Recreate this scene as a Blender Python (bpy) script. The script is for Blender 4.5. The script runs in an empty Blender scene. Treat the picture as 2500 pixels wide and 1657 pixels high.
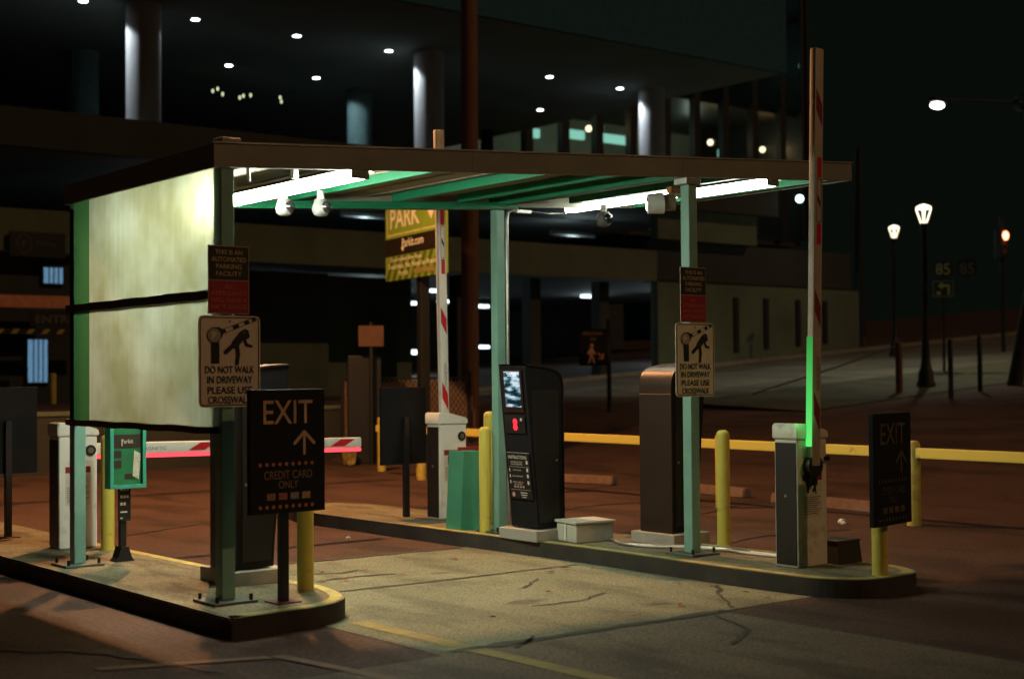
import bpy, bmesh, math, random
from mathutils import Matrix, Vector
R = math.radians
rnd = random.Random(7)
sc = bpy.context.scene
COL = sc.collection

# ------------------------------------------------------------------ camera
cam = bpy.data.objects.new('camera', bpy.data.cameras.new('camera'))
COL.objects.link(cam)
cam.data.sensor_width = 36; cam.data.lens = 50.0
cam.data.clip_start = 0.1; cam.data.clip_end = 1000
_yaw, _pitch, _roll = math.atan(.8015), math.atan(78 / 3286.), .008
fw = Vector((math.sin(_yaw) * math.cos(_pitch), math.cos(_yaw) * math.cos(_pitch), math.sin(_pitch)))
r0 = Vector((math.cos(_yaw), -math.sin(_yaw), 0)); u0 = r0.cross(fw)
rr = r0 * math.cos(_roll) - u0 * math.sin(_roll); uu = u0 * math.cos(_roll) + r0 * math.sin(_roll)
m = Matrix.Identity(4)
for i in range(3):
    m[i][0], m[i][1], m[i][2] = rr[i], uu[i], -fw[i]
m[0][3], m[1][3], m[2][3] = 0, 0, 1.65
cam.matrix_world = m
cam.data.dof.use_dof = True; cam.data.dof.focus_distance = 12.0; cam.data.dof.aperture_fstop = 1.5
sc.camera = cam

# ------------------------------------------------------------------ night sky, exposure
w = bpy.data.worlds.new('World'); sc.world = w; w.use_nodes = True
bg = w.node_tree.nodes['Background']
bg.inputs[0].default_value = (.0056, .0068, .0054, 1); bg.inputs[1].default_value = 1.0
sun = bpy.data.objects.new('sun', bpy.data.lights.new('sun', 'SUN')); COL.objects.link(sun)
sun.data.energy = .42; sun.data.color = (1.0, .55, .27); sun.data.angle = R(.5)   # the dim orange street light coming from behind the camera
sun.rotation_euler = Vector((-.42, .80, -.66)).to_track_quat('-Z', 'Y').to_euler()
sc.view_settings.view_transform = 'Standard'; sc.view_settings.look = 'None'
sc.view_settings.exposure = 0; sc.view_settings.gamma = 1
sc.render.engine = 'CYCLES'
sc.cycles.max_bounces = 6; sc.cycles.diffuse_bounces = 4; sc.cycles.glossy_bounces = 3
sc.cycles.transparent_max_bounces = 12; sc.cycles.sample_clamp_indirect = 4
sc.cycles.use_denoising = True

SODIUM = (1.0, .46, .18)
FLUO = (.93, 1.0, .80)

# ------------------------------------------------------------------ materials
def srgb(r, g, b):
    f = lambda v: (v / 12.92 if v <= .04045 else ((v + .055) / 1.055) ** 2.4)
    return (f(r / 255), f(g / 255), f(b / 255))
MATS = {}
def M(name, c, rough=.6, metal=0., var=.18, scale=5., bump=.0, spec=.4, c2=None, stretch=None, detail=5, ramp=(.32, .68)):
    if name in MATS: return MATS[name]
    mt = bpy.data.materials.new(name); mt.use_nodes = True; MATS[name] = mt
    nt = mt.node_tree; b = nt.nodes['Principled BSDF']
    b.inputs['Roughness'].default_value = rough; b.inputs['Metallic'].default_value = metal
    b.inputs['Specular IOR Level'].default_value = spec
    tc = nt.nodes.new('ShaderNodeTexCoord')
    mp = nt.nodes.new('ShaderNodeMapping'); nt.links.new(tc.outputs['Object'], mp.inputs[0])
    if stretch: mp.inputs['Scale'].default_value = stretch
    n = nt.nodes.new('ShaderNodeTexNoise'); n.inputs['Scale'].default_value = scale
    n.inputs['Detail'].default_value = detail; n.inputs['Roughness'].default_value = .65
    nt.links.new(mp.outputs[0], n.inputs['Vector'])
    rp = nt.nodes.new('ShaderNodeValToRGB')
    rp.color_ramp.elements[0].position = ramp[0]; rp.color_ramp.elements[1].position = ramp[1]
    ca = c2 if c2 else tuple(x * (1 - var) for x in c)
    cb = c if c2 else tuple(min(1, x * (1 + var)) for x in c)
    rp.color_ramp.elements[0].color = (*ca, 1); rp.color_ramp.elements[1].color = (*cb, 1)
    nt.links.new(n.outputs[0], rp.inputs[0]); nt.links.new(rp.outputs[0], b.inputs['Base Color'])
    if bump:
        n2 = nt.nodes.new('ShaderNodeTexNoise'); n2.inputs['Scale'].default_value = scale * 9
        n2.inputs['Detail'].default_value = 4
        nt.links.new(tc.outputs['Object'], n2.inputs['Vector'])
        bp = nt.nodes.new('ShaderNodeBump'); bp.inputs['Strength'].default_value = bump; bp.inputs['Distance'].default_value = .01
        nt.links.new(n2.outputs[0], bp.inputs['Height']); nt.links.new(bp.outputs[0], b.inputs['Normal'])
    return mt
def EM(name, c, s):
    if name in MATS: return MATS[name]
    mt = bpy.data.materials.new(name); mt.use_nodes = True; MATS[name] = mt
    nt = mt.node_tree; nt.nodes.clear()
    e = nt.nodes.new('ShaderNodeEmission'); e.inputs[0].default_value = (*c, 1); e.inputs[1].default_value = s
    o = nt.nodes.new('ShaderNodeOutputMaterial'); nt.links.new(e.outputs[0], o.inputs[0])
    return mt
def ground_mat(name, c1, c2, scale=.6, grit=60., crack=None, rough=.85, bump=.5, stain=.55):
    """paving: big blotches, fine grit, oil stains, optional crack network"""
    mt = bpy.data.materials.new(name); mt.use_nodes = True; MATS[name] = mt
    nt = mt.node_tree; b = nt.nodes['Principled BSDF']; b.inputs['Roughness'].default_value = rough
    b.inputs['Specular IOR Level'].default_value = .3
    N = nt.nodes.new; Lk = nt.links.new
    tc = N('ShaderNodeTexCoord')
    a = N('ShaderNodeTexNoise'); a.inputs['Scale'].default_value = scale; a.inputs['Detail'].default_value = 8; a.inputs['Roughness'].default_value = .7
    g = N('ShaderNodeTexNoise'); g.inputs['Scale'].default_value = grit; g.inputs['Detail'].default_value = 3
    s = N('ShaderNodeTexNoise'); s.inputs['Scale'].default_value = scale * 2.3; s.inputs['Detail'].default_value = 4
    mp = N('ShaderNodeMapping'); mp.inputs['Scale'].default_value = (1.6, .5, 1)
    Lk(tc.outputs['Object'], mp.inputs[0])
    for n in (a, g): Lk(tc.outputs['Object'], n.inputs['Vector'])
    Lk(mp.outputs[0], s.inputs['Vector'])
    r1 = N('ShaderNodeValToRGB'); r1.color_ramp.elements[0].position = .3; r1.color_ramp.elements[1].position = .7
    r1.color_ramp.elements[0].color = (*c1, 1); r1.color_ramp.elements[1].color = (*c2, 1)
    Lk(a.outputs[0], r1.inputs[0])
    r2 = N('ShaderNodeValToRGB'); r2.color_ramp.elements[0].position = .3; r2.color_ramp.elements[1].position = .7
    r2.color_ramp.elements[0].color = (.50, .50, .50, 1); r2.color_ramp.elements[1].color = (1.4, 1.4, 1.4, 1)
    Lk(g.outputs[0], r2.inputs[0])
    r3 = N('ShaderNodeValToRGB'); r3.color_ramp.elements[0].position = .36; r3.color_ramp.elements[1].position = .5
    r3.color_ramp.elements[0].color = (stain, stain, stain, 1); r3.color_ramp.elements[1].color = (1, 1, 1, 1)
    Lk(s.outputs[0], r3.inputs[0])
    m1 = N('ShaderNodeMix'); m1.data_type = 'RGBA'; m1.blend_type = 'MULTIPLY'; m1.inputs[0].default_value = 1
    Lk(r1.outputs[0], m1.inputs[6]); Lk(r2.outputs[0], m1.inputs[7])
    m2 = N('ShaderNodeMix'); m2.data_type = 'RGBA'; m2.blend_type = 'MULTIPLY'; m2.inputs[0].default_value = 1
    Lk(m1.outputs[2], m2.inputs[6]); Lk(r3.outputs[0], m2.inputs[7])
    out = m2.outputs[2]
    if crack:
        v = N('ShaderNodeTexVoronoi'); v.feature = 'DISTANCE_TO_EDGE'; v.inputs['Scale'].default_value = crack
        wn = N('ShaderNodeTexNoise'); wn.inputs['Scale'].default_value = 2.2; wn.inputs['Detail'].default_value = 5
        Lk(tc.outputs['Object'], wn.inputs['Vector'])
        ad = N('ShaderNodeMix'); ad.data_type = 'RGBA'; ad.blend_type = 'ADD'; ad.inputs[0].default_value = .5
        Lk(tc.outputs['Object'], ad.inputs[6]); Lk(wn.outputs['Color'], ad.inputs[7]); Lk(ad.outputs[2], v.inputs['Vector'])
        r4 = N('ShaderNodeValToRGB'); r4.color_ramp.elements[0].position = .0; r4.color_ramp.elements[1].position = .012
        r4.color_ramp.elements[0].color = (.3, .3, .3, 1); r4.color_ramp.elements[1].color = (1, 1, 1, 1)
        Lk(v.outputs[0], r4.inputs[0])
        m3 = N('ShaderNodeMix'); m3.data_type = 'RGBA'; m3.blend_type = 'MULTIPLY'; m3.inputs[0].default_value = 1
        Lk(out, m3.inputs[6]); Lk(r4.outputs[0], m3.inputs[7]); out = m3.outputs[2]
    Lk(out, b.inputs['Base Color'])
    bp = N('ShaderNodeBump'); bp.inputs['Strength'].default_value = bump; bp.inputs['Distance'].default_value = .008
    Lk(g.outputs[0], bp.inputs['Height']); Lk(bp.outputs[0], b.inputs['Normal'])
    return mt

asphalt = ground_mat('worn_asphalt', (.052, .028, .020), (.098, .053, .038), scale=.45, grit=30, bump=.8)
concrete = ground_mat('slab_concrete', (.135, .138, .086), (.222, .228, .145), scale=.7, grit=55, stain=.66)
island_con = ground_mat('island_concrete', (.13, .115, .07), (.24, .215, .135), scale=1.5, grit=70, stain=.55)
street_mat = ground_mat('street_asphalt', (.115, .112, .09), (.17, .165, .13), scale=.25, grit=30)
verge_mat = ground_mat('verge', (.05, .052, .03), (.095, .095, .05), scale=.5, grit=25)
green = M('green_paint', (.19, .36, .29), .38, 0, .12, 3, .15)
green_dk = M('green_beam_paint', (.012, .165, .078), .4, 0, .15, 3, .1)
cream = M('cream_metal', (.20, .20, .155), .5, 0, .16, 2.5, .1)
soffit_m = M('soffit_metal', (.30, .265, .19), .55, 0, .15, 2)
galv = M('galvanised', (.42, .42, .40), .38, .75, .15, 14)
white = M('white_enamel', (.72, .70, .64), .42, 0, .06, 4, c2=(.50, .47, .38), ramp=(.28, .46), detail=8)
white_w = M('white_weathered', (.66, .61, .50), .5, 0, .13, 5, .05, c2=(.40, .34, .25), ramp=(.30, .5), detail=8)
black = M('black_paint', (.012, .012, .013), .45, 0, .2, 5)
blackp = M('black_panel', (.012, .012, .013), .6, 0, .2, 3, spec=.12)
bronze = M('bronze_metal', (.032, .017, .012), .42, .2, .12, 4)
brown_t = M('brown_panel', (.035, .022, .016), .5)
yellow = M('yellow_paint', (.60, .50, .085), .52, 0, .12, 9, .25, c2=(.30, .24, .08), ramp=(.30, .40), detail=8)
yellow_w = M('yellow_worn', (.60, .48, .07), .6, 0, .1, 9, .2, c2=(.38, .31, .08))
rail_y = M('rail_yellow', (.66, .58, .11), .55, 0, .12, 5, .2, c2=(.30, .22, .08), ramp=(.29, .38), detail=8)
kerb_y = M('kerb_yellow', (.52, .45, .10), .7, 0, .1, 7, .2, c2=(.26, .23, .10))
line_y = M('lane_line_yellow', (.33, .27, .05), .8, 0, .1, 6, c2=(.17, .15, .08))
line_w = M('lane_line_white', (.42, .42, .38), .8, 0, .1, 4, c2=(.15, .15, .14))
red = M('red_film', (.50, .012, .02), .45, 0, .08, 6)
crimson = M('crimson_sign', (.26, .016, .026), .5, 0, .1, 6)
signw = M('sign_white', (.62, .54, .42), .5, 0, .06, 8)
ink = M('sign_ink', (.014, .013, .014), .5)
gold = M('gold_lettering', (.42, .30, .13), .5)
tan_l = M('tan_lettering', (.50, .33, .20), .5)
pinkl = M('red_sign_lettering', (.42, .10, .085), .5)
greyc = M('grey_cover', (.48, .46, .38), .6, 0, .1, 8)
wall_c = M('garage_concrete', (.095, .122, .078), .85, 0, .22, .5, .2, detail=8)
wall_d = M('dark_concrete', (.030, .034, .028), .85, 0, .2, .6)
col_m = M('column_plaster', (.42, .44, .44), .7, 0, .07, 3)
dark = M('dark_metal', (.012, .013, .013), .5)
wood = M('pole_timber', (.15, .075, .042), .8, 0, .25, 3, .4, stretch=(6, 6, .5))
leaf_m = M('leaf', (.012, .022, .009), .6, 0, .3, 3)
bark = M('bark', (.045, .036, .027), .85, 0, .25, 6, .4, stretch=(3, 3, .5))
fluo_m = EM('fluorescent_glow', FLUO, 130)
fluo_d = EM('fluorescent_dim_glow', FLUO, 27)
down_m = EM('downlight_glow', (.93, .97, 1.0), 20)
led_r = EM('led_red', (1, .055, .075), 2.3)
led_r2 = EM('scanner_red', (1, .03, .05), 1.6)
def led_mat():
    mt = bpy.data.materials.new('led_green'); mt.use_nodes = True; nt = mt.node_tree; nt.nodes.clear(); N = nt.nodes.new
    tc = N('ShaderNodeTexCoord'); sp = N('ShaderNodeSeparateXYZ'); mr = N('ShaderNodeMapRange')
    mr.inputs[1].default_value = .95; mr.inputs[2].default_value = 1.86; mr.inputs[3].default_value = 1.15; mr.inputs[4].default_value = .30   # brightest at the feed end
    e = N('ShaderNodeEmission'); e.inputs[0].default_value = (.11, .80, .16, 1); o = N('ShaderNodeOutputMaterial')
    nt.links.new(tc.outputs['Object'], sp.inputs[0]); nt.links.new(sp.outputs[2], mr.inputs[0]); nt.links.new(mr.outputs[0], e.inputs[1]); nt.links.new(e.outputs[0], o.inputs[0]); return mt
led_g = led_mat()
sod_m = EM('sodium_glow', (1, .62, .25), 30)
cool_m = EM('cool_lamp_glow', (.72, .93, 1.0), 4)
warm_m = EM('warm_lamp_glow', (1, .70, .40), 6)
teal_m = EM('teal_window_glow', (.45, .95, .82), 1.1)
lant_m = EM('lantern_glow', (1, .88, .62), 3.2)
sigr_m = EM('signal_red_glow', (1, .22, .10), 9)
def blind_mat():
    mt = bpy.data.materials.new('blue_window_glow'); mt.use_nodes = True; nt = mt.node_tree; nt.nodes.clear(); N = nt.nodes.new
    tc = N('ShaderNodeTexCoord'); wv = N('ShaderNodeTexWave'); wv.inputs['Scale'].default_value = 9; wv.inputs['Distortion'].default_value = 3; wv.inputs['Detail'].default_value = 3
    r = N('ShaderNodeValToRGB'); r.color_ramp.elements[0].color = (.02, .06, .12, 1); r.color_ramp.elements[1].color = (.22, .42, .62, 1); r.color_ramp.elements[0].position = .25
    e = N('ShaderNodeEmission'); o = N('ShaderNodeOutputMaterial')
    nt.links.new(tc.outputs['Object'], wv.inputs[0]); nt.links.new(wv.outputs[0], r.inputs[0]); nt.links.new(r.outputs[0], e.inputs[0]); nt.links.new(e.outputs[0], o.inputs[0]); return mt
blue_m = blind_mat()

# ------------------------------------------------------------------ mesh builder
class MB:
    def __init__(s): s.bm = bmesh.new()
    def box(s, x0, x1, y0, y1, z0, z1, bev=0., mat=None, seg=2):
        r = bmesh.ops.create_cube(s.bm, size=1)
        vs = r['verts']
        bmesh.ops.scale(s.bm, vec=(x1 - x0, y1 - y0, z1 - z0), verts=vs)
        bmesh.ops.translate(s.bm, vec=((x0 + x1) / 2, (y0 + y1) / 2, (z0 + z1) / 2), verts=vs)
        if bev:
            es = list({e for v in vs for e in v.link_edges})
            q = bmesh.ops.bevel(s.bm, geom=es, offset=bev, segments=seg, affect='EDGES', profile=.5)
            vs = list({v for f in q['faces'] for v in f.verts} | {v for v in vs if v.is_valid})
        if mat: bmesh.ops.transform(s.bm, matrix=mat, verts=[v for v in vs if v.is_valid])
        return s
    def cyl(s, p0, p1, r0, r1=None, n=20, caps=True):
        p0, p1 = Vector(p0), Vector(p1); d = p1 - p0
        q = bmesh.ops.create_cone(s.bm, cap_ends=caps, segments=n, radius1=r0, radius2=r0 if r1 is None else r1, depth=d.length)
        mt = Matrix.Translation((p0 + p1) / 2) @ d.to_track_quat('Z', 'Y').to_matrix().to_4x4()
        bmesh.ops.transform(s.bm, matrix=mt, verts=q['verts']); return s
    def ball(s, c, r, sx=1, sy=1, sz=1, u=20, v=12):
        q = bmesh.ops.create_uvsphere(s.bm, u_segments=u, v_segments=v, radius=r)
        bmesh.ops.scale(s.bm, vec=(sx, sy, sz), verts=q['verts']); bmesh.ops.translate(s.bm, vec=c, verts=q['verts']); return s
    def lathe(s, prof, c=(0, 0, 0), n=24, caps=True):
        rings = []
        for (r, z) in prof:
            rings.append([s.bm.verts.new((c[0] + r * math.cos(2 * math.pi * k / n), c[1] + r * math.sin(2 * math.pi * k / n), c[2] + z)) for k in range(n)])
        for a, b in zip(rings, rings[1:]):
            for k in range(n):
                s.bm.faces.new((a[k], a[(k + 1) % n], b[(k + 1) % n], b[k]))
        if caps: s.bm.faces.new(list(reversed(rings[0]))); s.bm.faces.new(rings[-1])
        return s
    def prism(s, pts, f, a, b):
        """pts 2D outline; f(u,v,t)->xyz; extruded t=a..b"""
        A = [s.bm.verts.new(f(u, v, a)) for u, v in pts]; B = [s.bm.verts.new(f(u, v, b)) for u, v in pts]
        n = len(pts)
        s.bm.faces.new(A); s.bm.faces.new(list(reversed(B)))
        for k in range(n): s.bm.faces.new((A[k], B[k], B[(k + 1) % n], A[(k + 1) % n]))
        return s
    def tube(s, pts, r, n=10):
        pts = [Vector(p) for p in pts]; rings = []
        for i, p in enumerate(pts):
            d = (pts[min(i + 1, len(pts) - 1)] - pts[max(i - 1, 0)]).normalized()
            x = d.orthogonal().normalized() if abs(d.z) > .95 else d.cross(Vector((0, 0, 1))).normalized()
            y = d.cross(x)
            rings.append([s.bm.verts.new(p + (x * math.cos(t) + y * math.sin(t)) * r) for t in [2 * math.pi * k / n for k in range(n)]])
        for a, b in zip(rings, rings[1:]):
            q0 = min(range(n), key=lambda k: (b[k].co - a[0].co).length)
            for k in range(n): s.bm.faces.new((a[k], a[(k + 1) % n], b[(k + 1 + q0) % n], b[(k + q0) % n]))
        s.bm.faces.new(rings[0]); s.bm.faces.new(rings[-1]); return s
    def poly(s, pts, y=0., mat=None):
        vs = [s.bm.verts.new((mat @ Vector((u, y, v))) if mat else (u, y, v)) for u, v in pts]
        s.bm.faces.new(vs); return s
    def rect(s, x0, x1, z0, z1, y=0., mat=None): return s.poly([(x0, z0), (x1, z0), (x1, z1), (x0, z1)], y, mat)
    def disc(s, cx, cz, r, y=0., n=14, mat=None): return s.poly([(cx + r * math.cos(2 * math.pi * k / n), cz + r * math.sin(2 * math.pi * k / n)) for k in range(n)], y, mat)
    def stroke(s, a, b, wd, y=0., mat=None):
        ax, az = a; bx, bz = b; t = math.atan2(bz - az, bx - ax); p = []
        for k in range(7): q = t + math.pi / 2 + math.pi * k / 6; p.append((ax + wd / 2 * math.cos(q), az + wd / 2 * math.sin(q)))
        for k in range(7): q = t - math.pi / 2 + math.pi * k / 6; p.append((bx + wd / 2 * math.cos(q), bz + wd / 2 * math.sin(q)))
        return s.poly(p, y, mat)
    def text(s, txt, cx, cz, wd, ht, y=-.003, mat=None, bold=.012):
        me = text_mesh(txt, bold)
        xs = [v.co.x for v in me.vertices]; ys = [v.co.y for v in me.vertices]
        x0, x1, y0, y1 = min(xs), max(xs), min(ys), max(ys)
        n0 = len(s.bm.verts); s.bm.from_mesh(me); s.bm.verts.ensure_lookup_table()
        for v in s.bm.verts[n0:]:
            u = cx + ((v.co.x - x0) / (x1 - x0) - .5) * wd; q = cz + ((v.co.y - y0) / (y1 - y0) - .5) * ht
            v.co = (mat @ Vector((u, y, q))) if mat else Vector((u, y, q))
        return s
    def build(s, name, mat, parent=None, smooth=False, loc=None, face=None):
        me = bpy.data.meshes.new(name)
        bmesh.ops.recalc_face_normals(s.bm, faces=s.bm.faces)
        if face is not None:
            for f in s.bm.faces:
                if f.normal.dot(Vector(face)) < 0: f.normal_flip()
        s.bm.to_mesh(me); s.bm.free()
        me.materials.append(mat)
        if smooth:
            for p in me.polygons: p.use_smooth = True
            try: me.set_sharp_from_angle(angle=R(38))
            except Exception: pass
        o = bpy.data.objects.new(name, me); COL.objects.link(o)
        if parent: o.parent = parent
        if loc: o.location = loc
        return o
TXT = {}
def text_mesh(t, bold):
    if (t, bold) not in TXT:
        cu = bpy.data.curves.new('tmp', 'FONT'); cu.body = t; cu.size = 1; cu.offset = bold; cu.resolution_u = 4
        ob = bpy.data.objects.new('tmp', cu); COL.objects.link(ob)
        dg = bpy.context.evaluated_depsgraph_get(); dg.update()
        TXT[(t, bold)] = bpy.data.meshes.new_from_object(ob.evaluated_get(dg))
        bpy.data.objects.remove(ob); bpy.data.curves.remove(cu)
    return TXT[(t, bold)]
def tag(o, label=None, cat=None, group=None, kind=None):
    if label: o['label'] = label
    if cat: o['category'] = cat
    if group: o['group'] = group
    if kind: o['kind'] = kind
    return o
def thing(name, label, cat, loc=(0, 0, 0), rz=0., group=None):
    o = bpy.data.objects.new(name, None); COL.objects.link(o); o.empty_display_size = .2
    o.location = loc; o.rotation_euler = (0, 0, rz)
    return tag(o, label, cat, group)
def copy_tree(o, parent=None):
    c = o.copy(); COL.objects.link(c); c.parent = parent
    for ch in list(o.children): copy_tree(ch, c)
    return c
def struct(name, mb, mat): return tag(mb.build(name, mat), kind='structure')
def lamp(parent, kind, loc, energy, color, size=.1, spot=None, blend=.5, aim=None, name='light'):
    l = bpy.data.lights.new(name, kind); l.energy = energy; l.color = color
    l.shadow_soft_size = size
    if kind == 'SPOT': l.spot_size = R(spot); l.spot_blend = blend
    o = bpy.data.objects.new(name, l); COL.objects.link(o); o.parent = parent; o.location = loc
    if aim: o.rotation_euler = Vector(aim).to_track_quat('-Z', 'Y').to_euler()
    return o
def rrect(wd, ht, r, n=5):
    p = []
    for cx, cz, a in ((wd / 2 - r, ht / 2 - r, 0), (-wd / 2 + r, ht / 2 - r, 90), (-wd / 2 + r, -ht / 2 + r, 180), (wd / 2 - r, -ht / 2 + r, 270)):
        for k in range(n + 1): t = R(a + 90 * k / n); p.append((cx + r * math.cos(t), cz + r * math.sin(t)))
    return p
XZ = lambda u, v, t: (u, t, v)          # outline in x-z, thickness along y
XY = lambda u, v, t: (u, v, t)          # outline in plan, thickness up
FX = Matrix.Rotation(R(90), 4, 'Z')     # turns a face that looks to -y so that it looks to +x
IZ = .135                               # top of the traffic islands

# ================================================================== SETTING
def smooth(a, b, x):
    t = max(0, min(1, (x - a) / (b - a))); return t * t * (3 - 2 * t)
def hz(x, y):
    hill = .07 * max(0, x - 16)
    a, b = (23.75, 23.95) if x < 15.2 else (20.5, 26.5)
    return max(hill, .9 * smooth(a, b, y))
xs = [-60, -50, -40, -30, -20] + [-10 + i for i in range(18)] + [8 + .8 * i for i in range(12)] + [17.6 + 1.2 * i for i in range(30)] + [56, 62, 70, 80, 95, 120, 160]
ys = [-30, -25, -20, -17, -13] + [-8 + 2 * i for i in range(12)] + [16 + i for i in range(7)] + [23, 23.6, 23.75, 23.82, 23.9, 23.95, 24.2, 24.8, 25.5, 26.5, 27.5, 29, 32, 36, 40, 46, 55, 70, 100, 128]
mb = MB(); bm = mb.bm
vg = [[bm.verts.new((x, y, hz(x, y))) for x in xs] for y in ys]
for j in range(len(ys) - 1):
    for i in range(len(xs) - 1):
        bm.faces.new((vg[j][i], vg[j][i + 1], vg[j + 1][i + 1], vg[j + 1][i]))
struct('ground', mb, asphalt)
# concrete slabs of the lane, open joints between them
def sheet(name, pts, z, mat):
    q = MB(); vs = [q.bm.verts.new((x, y, z if not callable(z) else z(x, y))) for x, y in pts]; q.bm.faces.new(vs)
    o = q.build(name, mat); tag(o, kind='structure'); return o
sheet('lane_pavement', [(4.9, 6.78), (8.9, 6.78), (8.9, 10.86), (4.9, 10.93)], .004, concrete)
sheet('lane_pavement', [(3.2, -3), (7.262, -3), (7.262, 6.755), (3.2, 6.8)], .004, ground_mat('dim_slab', (.10, .078, .055), (.17, .135, .095), scale=.6, grit=55, stain=.6))  # weaker light in front of the canopy is put into this darker concrete
sheet('painted_line', [(5.06, 8.05), (5.19, 8.05), (5.29, 3.6), (5.16, 3.6)], .008, line_y)
sheet('painted_line', [(3.2, 7.80), (4.1, 7.45), (4.1, 7.36), (3.2, 7.70)], .008, M('faint_line', (.21, .13, .07), .85, 0, .1, 5, c2=(.13, .085, .055)))
sheet('painted_line', [(4.12, 7.42), (4.2, 7.42), (4.5, 5.5), (4.42, 5.5)], .008, MATS['faint_line'])
sheet('painted_line', [(9.35, 7.8), (9.47, 7.8), (9.55, 11.5), (9.43, 11.5)], .004, line_y)
for y in (18.5, 18.68): sheet('pavement_joint', [(0, y), (12.5, y), (12.5, y + .05), (0, y + .05)], .004, M('tar', (.012, .010, .009), .6))
sheet('pavement_joint', [(9.3, 10.4), (13.5, 12.1), (13.5, 12.14), (9.3, 10.44)], .004, MATS['tar'])
sheet('pavement_joint', [(9.3, 14.2), (14.2, 15.3), (14.2, 15.34), (9.3, 14.24)], .004, MATS['tar'])
tar = M('crack_fill', (.045, .042, .03), .8, 0, .4, 12)
def crack(pts, wd, z=.009, jag=.02):
    q = MB(); P = [Vector(p) for p in pts]; F = []
    for a, b in zip(P, P[1:]):
        n = max(2, int((b - a).length / .09))
        for i in range(n): F.append(a.lerp(b, i / n) + Vector((rnd.uniform(-jag, jag), rnd.uniform(-jag, jag))))
    F.append(P[-1]); L_ = []; R_ = []
    for i, p in enumerate(F):
        d = (F[min(i + 1, len(F) - 1)] - F[max(i - 1, 0)]).normalized(); nn = Vector((-d.y, d.x)); ww = wd * rnd.uniform(.5, 1.2) * (1.3 + 2.2 * abs(d.x))
        L_.append(q.bm.verts.new((*(p + nn * ww / 2), z))); R_.append(q.bm.verts.new((*(p - nn * ww / 2), z)))
    for i in range(len(F) - 1): q.bm.faces.new((L_[i], L_[i + 1], R_[i + 1], R_[i]))
    return struct('pavement_crack', q, tar)
crack([(5.4, 9.30), (6.6, 9.24), (8.1, 9.22)], .012, jag=.006)
crack([(5.0, 6.83), (6.1, 6.80), (7.3, 6.77)], .03, jag=.012)
crack([(7.27, 6.75), (7.27, 5.2), (7.3, 3.5)], .018, jag=.008)
crack([(7.41, 6.82), (7.8, 7.3), (8.1, 7.6)], .014)
crack([(5.35, 6.66), (5.7, 6.92)], .012); crack([(6.4, 7.8), (6.9, 7.75), (7.2, 7.9)], .010); crack([(6.9, 8.5), (7.3, 8.8)], .010)
crack([(6.4, 5.9), (6.9, 6.2), (7.1, 6.7)], .014); crack([(5.9, 10.3), (6.3, 10.15), (6.5, 10.2)], .014, jag=.03); crack([(6.0, 9.9), (6.6, 9.8)], .016, jag=.03)
crack([(4.9, 10.92), (6.6, 10.95), (8.05, 10.86)], .03, jag=.015)
crack([(9.4, 9.2), (10.8, 9.6), (12.0, 9.4)], .02, jag=.03); crack([(6.0, 14.0), (7.2, 14.6), (8.0, 14.2)], .02, jag=.03)
crack([(10.2, 12.5), (11.6, 13.2), (13.4, 13.1)], .025, jag=.03); crack([(2.8, 8.9), (3.4, 8.2), (3.7, 7.2)], .018, jag=.03)
def stain(x, y, r, z=.0065):
    q = MB(); n = 22; q.bm.faces.new([q.bm.verts.new((x + r * rnd.uniform(.6, 1.1) * math.cos(6.2832 * k / n), y + r * .6 * rnd.uniform(.6, 1.1) * math.sin(6.2832 * k / n), z)) for k in range(n)])
    return struct('oil_stain', q, M('oil_stain', (.10, .09, .06), .5, 0, .35, 9))
for x, y, r in ((6.5, 8.0, .16), (6.9, 9.6, .09), (6.2, 8.9, .06), (7.2, 7.3, .10), (6.7, 7.1, .07), (6.55, 9.0, .05)): stain(x, y, r)
hill = lambda d: (lambda x, y: .07 * (x - 16) + d)
sheet('street', [(29, 26), (150, 26), (150, 39.6), (29, 39.6)], hill(.012), street_mat)
sheet('sidewalk', [(26, 21.5), (150, 21.5), (150, 25.75), (26, 25.75)], lambda x, y: max(hz(x, y), .07 * (x - 16)) + .02, verge_mat)
sheet('painted_line', [(29.5, 30.2), (37, 30.2), (37, 30.34), (29.5, 30.34)], hill(.017), line_w)
sheet('painted_line', [(43, 30.2), (60, 30.2), (60, 30.34), (43, 30.34)], hill(.017), line_w)
k = MB()
for a, b, y0, y1 in ((28, 150, 25.76, 25.98), (29, 150, 39.62, 39.9)):
    k.prism([(a, y0), (b, y0), (b, y1), (a, y1)], lambda u, v, t: (u, v, .07 * (u - 16) + t), -.1, .15)
struct('kerb', k, M('kerb_stone', (.20, .19, .16), .8, 0, .2, 2))

# traffic islands
def rounded(pts, rad, n=6):
    out = []; L = len(pts)
    for i in range(L):
        p, a, b = Vector(pts[i]), Vector(pts[i - 1]), Vector(pts[(i + 1) % L]); r = rad[i]
        if not r: out.append(tuple(p)); continue
        d1 = (a - p).normalized(); d2 = (b - p).normalized(); s, e = p + d1 * r, p + d2 * r
        for k in range(n + 1):
            t = k / n; out.append(tuple(s * (1 - t) ** 2 + p * 2 * t * (1 - t) + e * t * t))
    return out
isl1 = rounded([(4.19, 8.05), (4.92, 8.09), (5.21, 8.30), (5.365, 8.76), (5.24, 10.2), (5.18, 12.6), (5.14, 22), (4.15, 22)], [.02, .16, .18, .24, .5, .3, 0, 0])
isl2 = rounded([(8.22, 6.72), (8.46, 6.43), (9.06, 6.43), (9.27, 6.72), (9.19, 9), (9.17, 13.9), (8.95, 14.6), (8.3, 14.6), (8.08, 14.0), (8.12, 11.2), (8.21, 9.3), (8.17, 7.6)], [.17, .18, .17, .18, .5, .2, .2, .2, .2, .5, .5, .4])
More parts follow.
